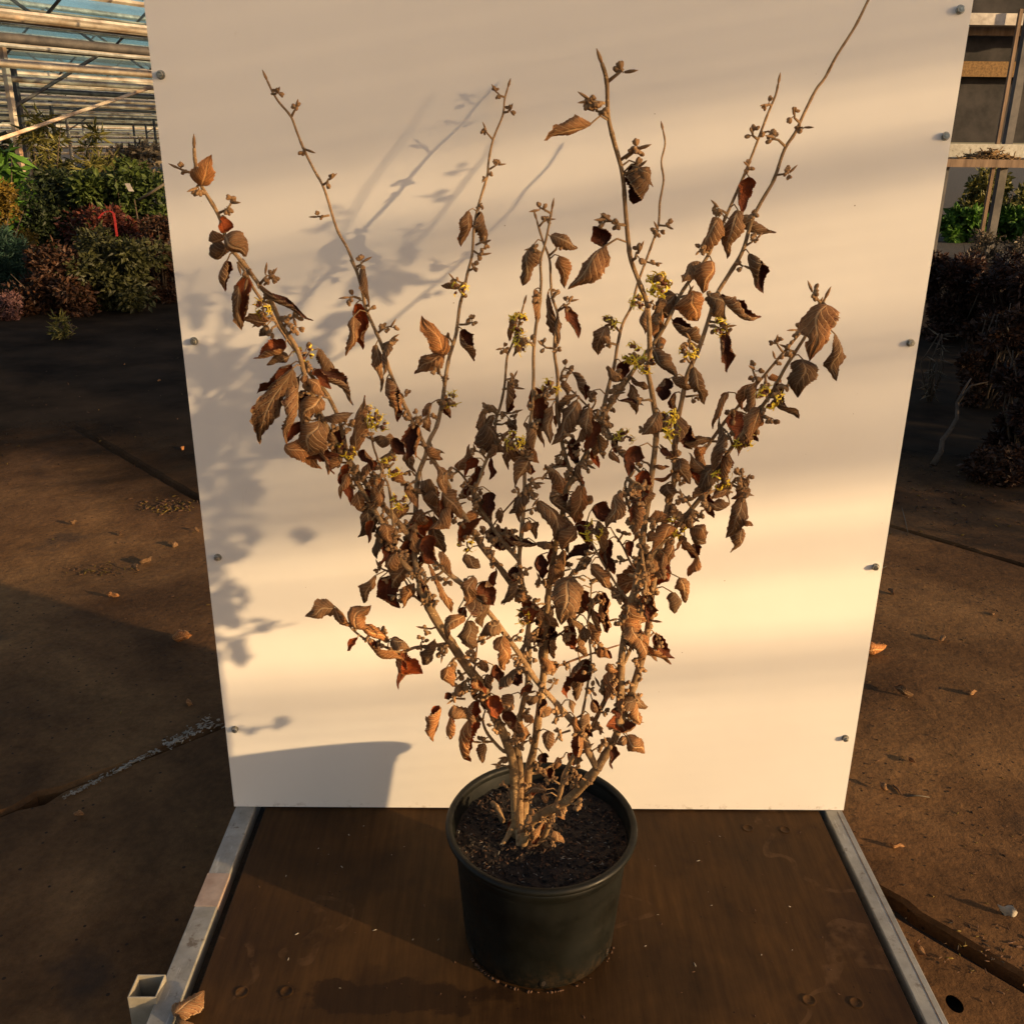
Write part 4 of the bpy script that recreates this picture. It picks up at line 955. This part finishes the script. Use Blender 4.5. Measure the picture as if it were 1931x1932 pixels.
def flower(rng, nb, nf):
    m = bud_cluster(rng, nb, .012); 
    for i in range(nf):
        an = rng.uniform(0, 6.28); d = Vector((math.cos(an), math.sin(an), rng.uniform(-.3, .9))).normalized(); c = Vector((0, 0, rng.uniform(.004, .013))) + d * .008
        m.blob(c, d, .0024, .0024, 3, 6, 4, .1, rng)
        a = d.cross(Vector((.2, .3, .9))).normalized(); b = d.cross(a)
        for k in range(4):
            ph = k * 1.57 + rng.uniform(-.4, .4); o = (a * math.cos(ph) + b * math.sin(ph)); s_ = d.cross(o)
            cr = rng.uniform(1.0, 4.6); ln = rng.uniform(.007, .013); pts = []; p = c + d * .0015; st = 9
            for j in range(st + 1):
                th = cr * j / st
                pts.append(p.copy()); p = p + (d * math.cos(th + .5) + o * math.sin(th + .5)) * (ln / st) + s_ * rng.gauss(0, .0003)
            n0 = len(m.v)
            for p in pts: m.v += [p - s_ * .0009, p + s_ * .0009]
            for j in range(st): m.face((n0 + 2 * j, n0 + 2 * j + 1, n0 + 2 * j + 3, n0 + 2 * j + 2), 2, True)
    return m
FLOW = [flower(rngb, a, b).mesh('flower_cluster', [M['bud'], M['twig'], M['petal'], M['calyx']]) for a, b in ((6, 7), (7, 10), (6, 14), (4, 6))]
def place(name, me, P, direction, scale, rng):
    o = bpy.data.objects.new(name, me); col.objects.link(o); o.parent = SHRUB
    q = direction.to_track_quat('Z', 'Y') ; o.rotation_mode = 'QUATERNION'
    from mathutils import Quaternion
    o.rotation_quaternion = q @ Quaternion((0, 0, 1), rng.uniform(0, 6.28))
    o.location = P - SHRUB.location; o.scale = (scale,) * 3
    return o
rng = random.Random(99)
EXPL = '''A 235,960 3;A 330,1050 4;A 550,1270 7;A 940,300 2;A 1125,460 2;A 1210,760 0;A 1400,1045 2;A 1360,1340 3;A 1680,1730 4;A 870,1850 3;A 960,1830 4
B 1045,320 2;B 1090,455 2;B 945,650 5;B 990,920 6;B 935,940 2;B 840,1250 1;B 890,1560 4;B 825,1620 4;B 1405,1295 3;B 1385,1390 4;B 1350,1620 4;B 1480,1620 5;B 660,1870 4;B 1840,390 5;B 1870,480 3
C 240,530 3;C 110,690 3;C 150,765 2;C 330,1045 5;C 390,1030 3;C 355,1150 3;C 200,1500 5;C 275,1500 3;C 545,1510 3;C 510,1575 6;C 1270,710 2;C 1180,920 4;C 1230,890 2;C 1115,1140 4;C 1440,790 2;C 1470,870 3;C 1335,960 5;C 1355,1170 6
C 960,1415 6;C 855,1690 6;C 1140,1630 6;C 1160,1440 5;F 1690,270 5;F 1640,400 5;F 1560,480 4;F 1430,585 6;F 1520,610 7;F 1280,790 7;F 1000,430 7;F 800,650 9;F 860,920 9;F 660,430 6;F 830,1640 7;F 910,1690 9;F 1120,1510 7;F 1185,1460 3
F 1100,1190 6;F 410,810 5;F 240,1100 7;F 200,970 8;F 340,460 6;F 1340,780 5;E 720,340 9;E 1090,600 6;E 1480,560 4;E 1620,190 7;E 1640,820 9;E 960,1130 8;E 1110,860 6;E 1520,1060 6;E 1620,1700 9;E 860,1590 7;E 1050,1290 8;E 1140,1190 5
D 1010,330 4;D 1260,600 7;D 1300,690 5;D 470,540 7;D 510,590 6;D 370,560 5;D 690,990 5;D 1310,1620 5;D 1000,1820 8;D 1200,1830 7;D 330,160 3;G 590,520 6;G 800,680 7;G 950,750 8;G 1160,1230 7;G 1300,1480 8;G 870,1030 7;G 1010,1040 6;G 440,920 4;G 1080,1410 6
H 500,530 9;H 250,790 7;H 660,430 7;H 880,470 6;H 540,590 5;H 410,1290 8;H 500,1150 5;H 1040,1050 9;H 980,1210 9;H 690,1040 5;H 900,1060 8;H 840,1380 7;H 680,1600 6;H 690,1720 8;H 590,1500 5;H 440,1500 8;H 450,1640 6;P 1000,300 6;P 1130,380 7;P 1280,400 7;P 1010,660 7;P 1080,850 6'''
used = []
for entry in EXPL.replace('\n', ';').split(';'):
    c, xy, k = entry.split(); x, y = px(c, *map(float, xy.split(',')))
    s, d = nearest(x, y)
    P = atY(x, y, s[2].y - rng.uniform(.0, .006)); base = s[2]
    dr = P - base
    if dr.length < .003: dr = Vector((rng.gauss(0, 1), -abs(rng.gauss(0, 1)), rng.gauss(0, .6)))
    dr = (dr.normalized() + Vector((0, -.1, .35))).normalized()
    place('bud_cluster', BUDS[int(k)], base + (P - base) * .45, dr, rng.uniform(.82, 1.02), rng)
    used.append((x, y))
FL = ((498, 582, 1), (578, 664, 3), (655, 850, 0), (702, 772, 3), (718, 800, 1), (735, 880, 2), (757, 945, 1), (985, 612, 2), (980, 650, 1), (968, 830, 2), (1248, 540, 2), (1200, 572, 1), (1192, 668, 2), (1212, 690, 1),
      (1262, 790, 2), (1255, 812, 1), (1185, 822, 0), (1352, 618, 1), (1292, 662, 0), (1448, 752, 2), (1398, 832, 0), (1348, 905, 2), (1034, 732, 0), (852, 756, 3), (1142, 606, 3), (860, 545, 3), (1270, 995, 0), (985, 1165, 1), (1120, 1005, 1), (876, 1030, 3), (1060, 1010, 3))
for x, y, k in FL:
    s, d = nearest(x, y); P = atY(x, y, s[2].y - .012); dr = (P - s[2])
    if dr.length < .004: dr = Vector((0, -1, 0))
    place('flower_cluster', FLOW[k], s[2] + dr * .5, (dr.normalized() + Vector((rng.gauss(0, .3), -.4, .2))).normalized(), (1.12 if k == 2 else .95) * rng.uniform(.95, 1.1), rng); used.append((x, y))
nauto = 0
for si, (nm, fine, rad) in enumerate(STEMPATHS):
    acc = rng.uniform(.02, .05)
    for i in range(3, len(fine)):
        acc -= (fine[i] - fine[i - 1]).length
        q = camM.transposed() @ (fine[i] - CAM); x, y = PW / 2 + FPX * q.x / -q.z, 966 - FPX * q.y / -q.z
        if acc > 0 or y < 480 or rad[i] > .0098: continue
        acc = rng.uniform(.022, .046) if y > 760 else rng.uniform(.045, .075)
        if min((x - a) ** 2 + (y - b) ** 2 for a, b in used) < 17 ** 2: continue
        if len(used) > 318: break
        t = (fine[i] - fine[i - 1]).normalized(); a = t.cross(Vector((rng.gauss(0, 1), rng.gauss(0, 1), rng.gauss(0, 1)))).normalized()
        if a.y > .3: a.y *= -1
        place('bud_cluster', BUDS[rng.choice((3, 4, 5, 6, 7, 8, 9)) if y > 700 else rng.choice((1, 2, 3, 8))], fine[i] + a * rad[i] * .6, (a + t * rng.uniform(.2, .9)).normalized(), rng.uniform(.9, 1.12), rng)
        used.append((x, y)); nauto += 1
rng = random.Random(808); tiny = MB(); src = [bud_cluster(rng, n, sp) for n, sp in ((5, .012), (7, .014), (9, .016))]
for i in range(190):
    q = rng.choice(DENSE); m = rng.choice(src); a = q[4].cross(Vector((rng.gauss(0, 1), rng.gauss(0, 1), rng.gauss(0, 1)))).normalized()
    if a.y > .4: a.y *= -1
    rot = (a + q[4] * rng.uniform(.1, .8)).normalized().to_track_quat('Z', 'Y').to_matrix() @ Matrix.Rotation(rng.uniform(0, 6.28), 3, 'Z'); k0 = len(tiny.v)
    tiny.v += [q[2] + rot @ v for v in m.v]; tiny.f += [tuple(x + k0 for x in f) for f in m.f]; tiny.m += m.m; tiny.sm += m.sm
tag(tiny.build('small_buds', [M['bud'], M['twig']], SHRUB), kind='stuff')
# pointed end buds
for nm, fine, rad in STEMPATHS:
    if nm != 'stem': continue
    p = fine[-1]; t = (fine[-1] - fine[-3]).normalized(); m = MB()
    m.tube([p - t * .002, p + t * .004, p + t * .009, p + t * .014], [rad[-1], .0021, .0016, .0003], 6); m.build('end_bud', M['bud'], SHRUB)

# ------------------------------------------------------------------ plants around the yard
def fol(k, c1, c2): M[k] = mat_foliage('foliage_' + k, c1, c2); return M[k]
M['darkwood'] = simple('dark_stem_bark', (.03, .02, .013), (.085, .058, .036), 30, .9, .3)
def plant(name, label, cat, cx, base, top, hw, n, ls, mat, seed, group=None, shape='ball', Y=None, ratio=.5, depth=.8, stems=7):
    """a shrub: woody stems and a crown of small separate leaves in uneven clumps; cx, base, top, hw are pixels of the photograph"""
    rng = random.Random(seed)
    b = atZ(cx, base, GZ) if Y is None else Vector((atY(cx, 500, Y).x, Y, GZ))
    T = atY(cx, top, b.y); H = max(.08, T.z - GZ); W = abs(atY(cx + hw, top, b.y).x - atY(cx - hw, top, b.y).x) / 2; D = W * depth
    root = empty(name, (b.x, b.y, GZ), label, cat, group)
    m = MB(); tips = []
    for i in range(stems):
        an = rng.uniform(0, 6.28); r = rng.uniform(.2, .85)
        e = b + Vector((W * r * math.cos(an), D * r * math.sin(an), H * rng.uniform(.55, .95)))
        p0 = b + Vector((W * .15 * math.cos(an), D * .15 * math.sin(an), -.01)); mid = p0.lerp(e, .5) + Vector((rng.gauss(0, .04), rng.gauss(0, .04), H * .06))
        m.tube([p0, mid, e], [max(.006, H * .012), max(.004, H * .008), .003], 5); tips.append(e)
    m.build('stems', M['darkwood'], root)
    cl = []
    for i in range(26):
        an = rng.uniform(0, 6.28); r = math.sqrt(rng.random()) * .88; zz = rng.random()
        if shape == 'ball': k = math.sqrt(max(.05, 1 - (2 * zz - .9) ** 2 * .7))
        elif shape == 'cone': k = 1 - .85 * zz
        else: k = .75 + .25 * math.sin(zz * 3)
        cl.append((b + Vector((W * r * k * math.cos(an), D * r * k * math.sin(an), H * (.06 + .88 * zz))), rng.uniform(.16, .34) * min(W, H)))
    m = MB()
    for i in range(n):
        c, cr = rng.choice(cl); d = Vector((rng.gauss(0, 1), rng.gauss(0, 1), rng.gauss(0, .8))).normalized()
        p = c + d * cr * rng.random() ** .4
        if p.z < GZ + .01: p.z = GZ + rng.uniform(.01, .08)
        a = (d * .6 + Vector((rng.gauss(0, .7), rng.gauss(0, .7), rng.gauss(0, .5) - .1))).normalized(); s_ = a.cross(Vector((rng.gauss(0, 1), rng.gauss(0, 1), rng.gauss(0, 1)))).normalized(); nn = a.cross(s_)
        L = ls * rng.uniform(.6, 1.3); w_ = L * ratio / 2; k = len(m.v)
        m.v += [p, p + a * L * .45 + s_ * w_ - nn * L * .06, p + a * L * .5 + nn * L * .05, p + a * L * .45 - s_ * w_ - nn * L * .06, p + a * L]
        m.face((k, k + 1, k + 2)); m.face((k, k + 2, k + 3)); m.face((k + 1, k + 4, k + 2)); m.face((k + 2, k + 4, k + 3))
    m.build('crown', mat, root)
    return root
fol('green', (0.0177, 0.0307, 0.0059), (0.0502, 0.0708, 0.0142)); fol('dark', (0.0071, 0.0130, 0.0041), (0.0212, 0.0307, 0.0094)); fol('ochre', (0.0590, 0.0384, 0.0059), (0.1417, 0.0915, 0.0130))
fol('bright', (0.0252, 0.0612, 0.0072), (0.0612, 0.1368, 0.0173)); fol('red', (0.0266, 0.0059, 0.0041), (0.0708, 0.0177, 0.0094)); fol('olive', (0.0166, 0.0189, 0.0059), (0.0413, 0.0425, 0.0130))
fol('blue', (0.0118, 0.0295, 0.0201), (0.0325, 0.0679, 0.0443)); fol('rust', (0.0189, 0.0094, 0.0053), (0.0531, 0.0236, 0.0118)); fol('pink', (0.0827, 0.0354, 0.0325), (0.1535, 0.0768, 0.0708))
fol('yellow', (0.0531, 0.0590, 0.0118), (0.1299, 0.1181, 0.0295)); fol('dry', (0.0590, 0.0472, 0.0325), (0.1240, 0.1004, 0.0708)); fol('maroon', (0.0101, 0.0058, 0.0043), (0.0432, 0.0187, 0.0115))
plant('evergreen_shrub', 'glossy green leafy shrub touching the left edge of the white board', 'shrub', 255, 482, 300, 105, 7000, .075, M['green'], 1, Y=10.4)
plant('evergreen_shrub', 'dark green broad hedge shrub in the middle of the left planting', 'shrub', 130, 470, 316, 125, 8000, .065, M['dark'], 2, Y=10.6)
plant('ochre_shrub', 'round ochre yellow bush at the left edge of the picture', 'shrub', 10, 470, 345, 66, 4200, .05, M['ochre'], 3, Y=9.9)
plant('broad_leaved_plant', 'bright green broad leaved plant above the ochre bush', 'plant', 22, 350, 268, 66, 420, .30, M['bright'], 4, Y=12.5, ratio=.30, stems=5)
plant('red_shrub', 'dark red leaved shrub below the hedge, left of the white board', 'shrub', 205, 520, 396, 95, 4600, .05, M['red'], 5, Y=9.4)
plant('red_shrub', 'small red brown shrub close behind the left board edge', 'shrub', 305, 545, 405, 60, 3600, .05, M['rust'], 6, Y=9.0)
plant('olive_shrub', 'loose olive green shrub at the front of the left planting', 'shrub', 220, 585, 444, 110, 6000, .060, M['olive'], 7)
plant('conifer', 'blue green feathery conifer at the left edge of the picture', 'conifer', 18, 560, 428, 66, 5600, .06, M['blue'], 8, shape='cone', Y=8.9, ratio=.16)
plant('rust_shrub', 'low rust brown shrub at the front left of the planting', 'shrub', 110, 592, 480, 105, 4600, .055, M['rust'], 9)
plant('heather', 'low pink heather cushion at the far left edge', 'heather', 12, 604, 556, 46, 2400, .03, M['pink'], 10)
plant('tall_weeds', 'wispy yellow green weeds rising behind the dark hedge', 'weeds', 115, 300, 212, 48, 700, .20, M['yellow'], 11, Y=15, shape='col', ratio=.14)
plant('tall_weeds', 'wispy yellow green weeds next to the left board edge', 'weeds', 205, 310, 226, 40, 600, .19, M['yellow'], 12, Y=15.5, shape='col', ratio=.16)
plant('brown_hedge', 'brownish dry hedge row under the far greenhouse beams', 'hedge', 268, 320, 245, 70, 1500, .16, M['dry'], 13, Y=19)
plant('brown_hedge', 'olive hedge row far behind at the left edge', 'hedge', 60, 320, 262, 120, 1800, .18, M['olive'], 14, Y=20)
plant('weed_tuft', 'small dry weed tuft on the dark floor before the planting', 'weeds', 118, 640, 598, 22, 160, .07, M['yellow'], 15, ratio=.2, stems=5)
plant('leafy_crop', 'bright green leafy crop beside the right board edge', 'plant', 1812, 452, 396, 44, 2200, .14, M['bright'], 16, stems=5)
plant('leafy_crop', 'bright green leafy crop right of the shed post', 'plant', 1905, 452, 398, 40, 2000, .14, M['bright'], 17, stems=5)
plant('leafy_crop', 'green leafy crop at the right picture border', 'plant', 1972, 456, 402, 36, 1600, .13, M['green'], 18, stems=5)
plant('yellow_hedge', 'yellow green hedge below the pale bench', 'hedge', 1870, 430, 318, 95, 3600, .13, M['yellow'], 19, Y=17.0)
plant('seed_heads', 'grey dried seed heads in front of the green crop', 'weeds', 1848, 495, 440, 42, 1200, .06, M['dry'], 20, ratio=.4)
plant('seed_heads', 'grey brown dried seed heads at the right picture border', 'weeds', 1925, 500, 446, 36, 1000, .06, M['dry'], 21, ratio=.4)
plant('maroon_shrub', 'dark maroon shrub behind the right board edge', 'shrub', 1800, 640, 476, 88, 10000, .045, M['maroon'], 22, shape='col', stems=14)
plant('maroon_shrub', 'dark maroon shrub below the seed heads at the right border', 'shrub', 1905, 660, 480, 88, 10000, .045, M['maroon'], 23, shape='col', stems=14)
plant('rust_shrub', 'half bare rusty shrub in front of the right maroon shrubs', 'shrub', 1850, 770, 560, 72, 5200, .04, M['rust'], 24, shape='col', stems=14)
plant('maroon_shrub', 'nearest dark twiggy shrub at the right picture border', 'shrub', 1925, 880, 640, 75, 8000, .036, M['maroon'], 25, shape='col', stems=14)
plant('weed_tuft', 'dry wispy grass sticking out behind the right board edge', 'weeds', 1752, 760, 620, 10, 60, .08, M['dry'], 26, ratio=.08, stems=9)
plant('low_cover', 'low brown ground cover at the foot of the right shrubs', 'ground cover', 1880, 905, 850, 75, 2600, .03, M['rust'], 27, stems=3)
rng = random.Random(66); TH = empty('blocker_hedge', (5.7, 3.5, GZ), 'unseen tall hedge added right of the view to shade the far floor and shrubs', 'hedge')  # unseen hedge added to keep the sun off the far floor and shrubs
m = MB()
for i in range(9):
    y = 1.45 + i * .52; m.tube([Vector((5.7, y, GZ)), Vector((5.7 + rng.gauss(0, .05), y, 1.0)), Vector((5.7 + rng.gauss(0, .15), y + rng.gauss(0, .1), 1.9))], [.04, .03, .012], 6)
m.build('stems', M['bark'], TH)
m = MB()
for i in range(11000):
    y = rng.uniform(1.3, 5.9); top = 2.05 + .25 * mnoise.noise(Vector((y * 1.3, 0, 0))); p = Vector((5.7 + rng.uniform(-.45, .45), y + rng.gauss(0, .05), GZ + .03 + (top - GZ) * rng.random()))
    a = Vector((rng.gauss(0, 1), rng.gauss(0, 1), rng.gauss(0, 1))).normalized(); s_ = a.cross(Vector((rng.gauss(0, 1), rng.gauss(0, 1), rng.gauss(0, 1)))).normalized(); L = rng.uniform(.07, .13); k = len(m.v)
    m.v += [p, p + a * L * .5 + s_ * L * .3, p + a * L, p + a * L * .5 - s_ * L * .3]; m.face((k, k + 1, k + 2, k + 3))
m.build('crown', M['dark'], TH)
a, b = atZ(1760, 880, GZ), atZ(1828, 716, GZ + .55)
b = atY(1828, 716, a.y + .35)
m = MB(); pts = [a.lerp(b, i / 7) + Vector((.012 * math.sin(i * 2.1), .01 * math.cos(i), .01 * math.sin(i * 1.3))) for i in range(8)]
m.tube(pts, [.016, .012, .012, .010, .009, .008, .006, .004], 8); m.tube([pts[5], pts[5] + Vector((.06, .02, .08)), pts[5] + Vector((.14, .02, .10))], [.008, .005, .002], 6)
tag(m.build('dead_stem', M['darkwood']), 'pale dead woody stem leaning before the right shrubs', 'stem')
# red plastic loop and a white tag among the left shrubs, and a thin leaning cane
def strip(name, pts, wd, mat, label, cat):
    m = MB(); n = len(pts)
    for p in pts: m.v += [p + Vector((-wd, 0, 0)), p + Vector((wd, 0, 0)), p + Vector((wd, .004, 0)), p + Vector((-wd, .004, 0))]
    for i in range(n - 1):
        for q in range(4): m.face((4 * i + q, 4 * i + (q + 1) % 4, 4 * i + 4 + (q + 1) % 4, 4 * i + 4 + q))
    m.face((0, 1, 2, 3)); m.face((4 * n - 4, 4 * n - 3, 4 * n - 2, 4 * n - 1))
    tag(m.build(name, mat), label, cat)
M['redplastic'] = simple('red_plastic', (.22, .015, .015), (.32, .025, .02), 30, .4, 0)
strip('red_loop', [atY(x, y, 8.4) for x, y in ((186, 412), (194, 402), (206, 397), (214, 402), (217, 416), (219, 432), (221, 446))], .009, M['redplastic'], 'red plastic strap arched over the shrubs on the left', 'strap')
strip('white_tag', [atY(x, y, 9.2) for x, y in ((240, 346), (243, 352), (248, 361))], .022, M['white'], 'small white plant tag in the green shrub', 'tag')
m = MB(); m.tube([atY(262, 378, 9.3), atY(312, 346, 9.25)], .012, 6); tag(m.build('cane', M['dry']), 'thin pale cane leaning across the green shrub', 'cane')

# ------------------------------------------------------------------ litter on the floor and deck
def flat_leaf(x, y, Lm, ang, mat2, rng, z=GZ, roll=110):
    p = atZ(x, y, z); d = Vector((math.cos(ang), math.sin(ang), 0)) * Lm
    B = p - d / 2 + Vector((0, 0, .010)); T = p + d / 2 + Vector((0, 0, .006 + rng.uniform(0, .01)))
    m = leaf(B, T, Lm * rng.uniform(.45, .65), 150, roll, rng)
    lo = min(v.z for v in m.v)
    for v in m.v: v.z += z + .002 - lo
    return m.build('fallen_leaf', mat2)
rng = random.Random(17); LM = [M['leaf_under'], M['leaf_upper'], M['twig']]; LR = [M['leaf_under'], M['leaf_red'], M['twig']]
tag(flat_leaf(1703, 1310, .055, 2.3, LM, rng), 'pale curled leaf lying on the floor right of the board', 'leaf')
tag(flat_leaf(345, 1211, .055, .3, LR, rng), 'brown and green fallen leaf on the floor left of the board', 'leaf')
tag(flat_leaf(275, 1063, .05, 1.0, LM, rng), 'light folded leaf on the sunlit floor left of the board', 'leaf')
tag(flat_leaf(257, 1077, .045, 2.4, LR, rng), 'dark leaf next to the light folded leaf on the floor', 'leaf')
tag(flat_leaf(1648, 1236, .07, .1, LM, rng, roll=200), 'rolled dark leaf poking out behind the right board edge', 'leaf')
tag(flat_leaf(358, 1905, .055, .9, LM, rng, z=0.0), 'curled dry leaf at the front end of the left rail', 'leaf')
tag(flat_leaf(352, 1927, .045, 2.5, LM, rng, z=0.0), 'small dry leaf below the curled leaf at the left rail end', 'leaf')
tag(flat_leaf(1898, 1722, .035, 2.6, [M['fibre'], M['fibre'], M['twig']], rng, roll=60), 'pale crumpled scrap on the floor at the right picture border', 'scrap')
SCRAPS = ((358, 732, 'dry leaf scrap on the far dark floor close to the left board edge'), (360, 1332, 'dry leaf scrap on the shaded floor just above the white joint filler'), (150, 1540, 'dry leaf scrap on the shaded floor below the white joint filler'),
 (230, 1010, 'small dry leaf on the sunlit floor between the two straw clumps'), (372, 1002, 'dry leaf scrap touching the left board edge below the straw clump'), (215, 1130, 'lone dry leaf on the sunlit floor below the smaller straw clump'), (345, 850, 'dry leaf scrap lying in the far floor joint left of the board'),
 (1680, 1120, 'dry leaf scrap beside the bolt on the right board edge'), (1665, 1490, 'dry leaf scrap next to the lower right board corner'), (1735, 1800, 'dry leaf scrap right of the right rail near its front end'), (1720, 1440, 'dry leaf scrap below the pale curled leaf right of the board'), (1690, 1600, 'dry leaf scrap halfway along the right rail'),
 (1775, 1210, 'dry leaf scrap on the open floor right of the rolled dark leaf'), (300, 720, 'far dry leaf scrap in front of the olive shrub'), (235, 690, 'far dry leaf scrap right of the small weed tuft'), (330, 1030, 'dry leaf scrap below the larger straw clump'), (140, 990, 'leftmost dry leaf scrap on the sunlit floor'),
 (1830, 1310, 'dry leaf scrap right of the pale curled leaf'), (1870, 1160, 'rightmost dry leaf scrap beyond the right floor joint'))
for x, y, lab in SCRAPS: tag(flat_leaf(x, y, rng.uniform(.022, .04), rng.uniform(0, 6.28), rng.choice((LM, LR)), rng), lab, 'leaf', 'leaf scraps on the floor')
def crumbs(name, label, spots, mats, seed, kind='stuff'):
    rng = random.Random(seed); m = MB()
    for (x, y, sx, sy, n, s0, s1) in spots:
        c = atZ(x, y, GZ)
        for i in range(n):
            p = c + Vector((rng.gauss(0, sx), rng.gauss(0, sy), 0)); 
            if -.54 < p.x < .70 and .7 < p.y < 1.7: continue
            p.z = GZ + .003; s_ = rng.uniform(s0, s1)
            m.blob(p, Vector((rng.gauss(0, 1), rng.gauss(0, 1), rng.gauss(0, .2))), s_ * rng.uniform(1, 2.6), s_ * .5, rng.randrange(len(mats)), 5, 3, .35, rng)
    tag(m.build(name, mats), label, 'debris', kind=kind)
crumbs('straw_clump', 'small clump of straw on the sunlit floor left of the board', ((322, 955, .06, .04, 130, .002, .006),), [M['ochre'], M['crumb']], 1)
crumbs('straw_clump', 'faint smaller straw clump left on the sunlit floor', ((192, 1076, .05, .035, 0, .002, .004), (190, 1075, .045, .03, 80, .0015, .004),), [M['ochre'], M['crumb']], 2)
crumbs('floor_crumbs', 'scattered soil crumbs and bits over the concrete floor', ((300, 1150, .35, .5, 260, .001, .003), (1750, 1100, .35, .5, 260, .001, .003), (1720, 1500, .15, .25, 260, .0008, .0025), (1730, 920, .5, .4, 260, .002, .006), (200, 720, 1.2, .8, 300, .003, .009), (220, 790, .7, .35, 420, .002, .007), (1780, 930, .5, .3, 320, .002, .007), (1850, 1800, .07, .06, 70, .0015, .004)), [M['crumb'], M['crumb'], M['soil'], M['ochre']], 3)
rng = random.Random(41); m = MB()
for i in range(170):
    x, y = rng.uniform(-.44, .59), rng.uniform(.9, 1.59)
    if math.hypot(x - PC.x, y - PC.y) < .125: continue
    s_ = rng.uniform(.0005, .0016); m.blob(Vector((x, y, .0006)), Vector((rng.gauss(0, 1), rng.gauss(0, 1), .1)), s_ * rng.uniform(1, 3), s_ * .6, rng.choice((0, 0, 1)), 5, 3, .3, rng)
for i in range(46):
    an = rng.uniform(-2.6, -.2); p = PC + Vector((.130 * math.cos(an), .137 * math.sin(an), .001)); s_ = rng.uniform(.0008, .0025); m.blob(p, Vector((rng.gauss(0, 1), rng.gauss(0, 1), .2)), s_ * 1.5, s_, 0, 5, 3, .3, rng)
tag(m.build('deck_crumbs', [M['crumb'], M['fibre']]), 'fine crumbs of soil and straw on the plywood deck', 'debris', kind='stuff')
for i, (x0, y0, x1, y1) in enumerate(((1710, 1505, 1752, 1507), (1683, 1484, 1700, 1503), (1655, 1079, 1672, 1070), (1700, 960, 1712, 1010))):
    a, b = atZ(x0, y0, GZ), atZ(x1, y1, GZ); m = MB(); a.z = b.z = GZ + .004
    m.tube([a, a.lerp(b, .5) + Vector((.002, .003, .001)), b], [.0016, .002, .001], 5)
    tag(m.build('twig_bit', M['dry'] if i != 1 else M['crumb']), ('short straw coloured twig lying on the floor right of the trolley', 'dark bent twig bit on the floor near the right rail', 'short pale twig end beside the right board edge', 'thin dry stalk on the floor joint right of the board')[i], 'twig')
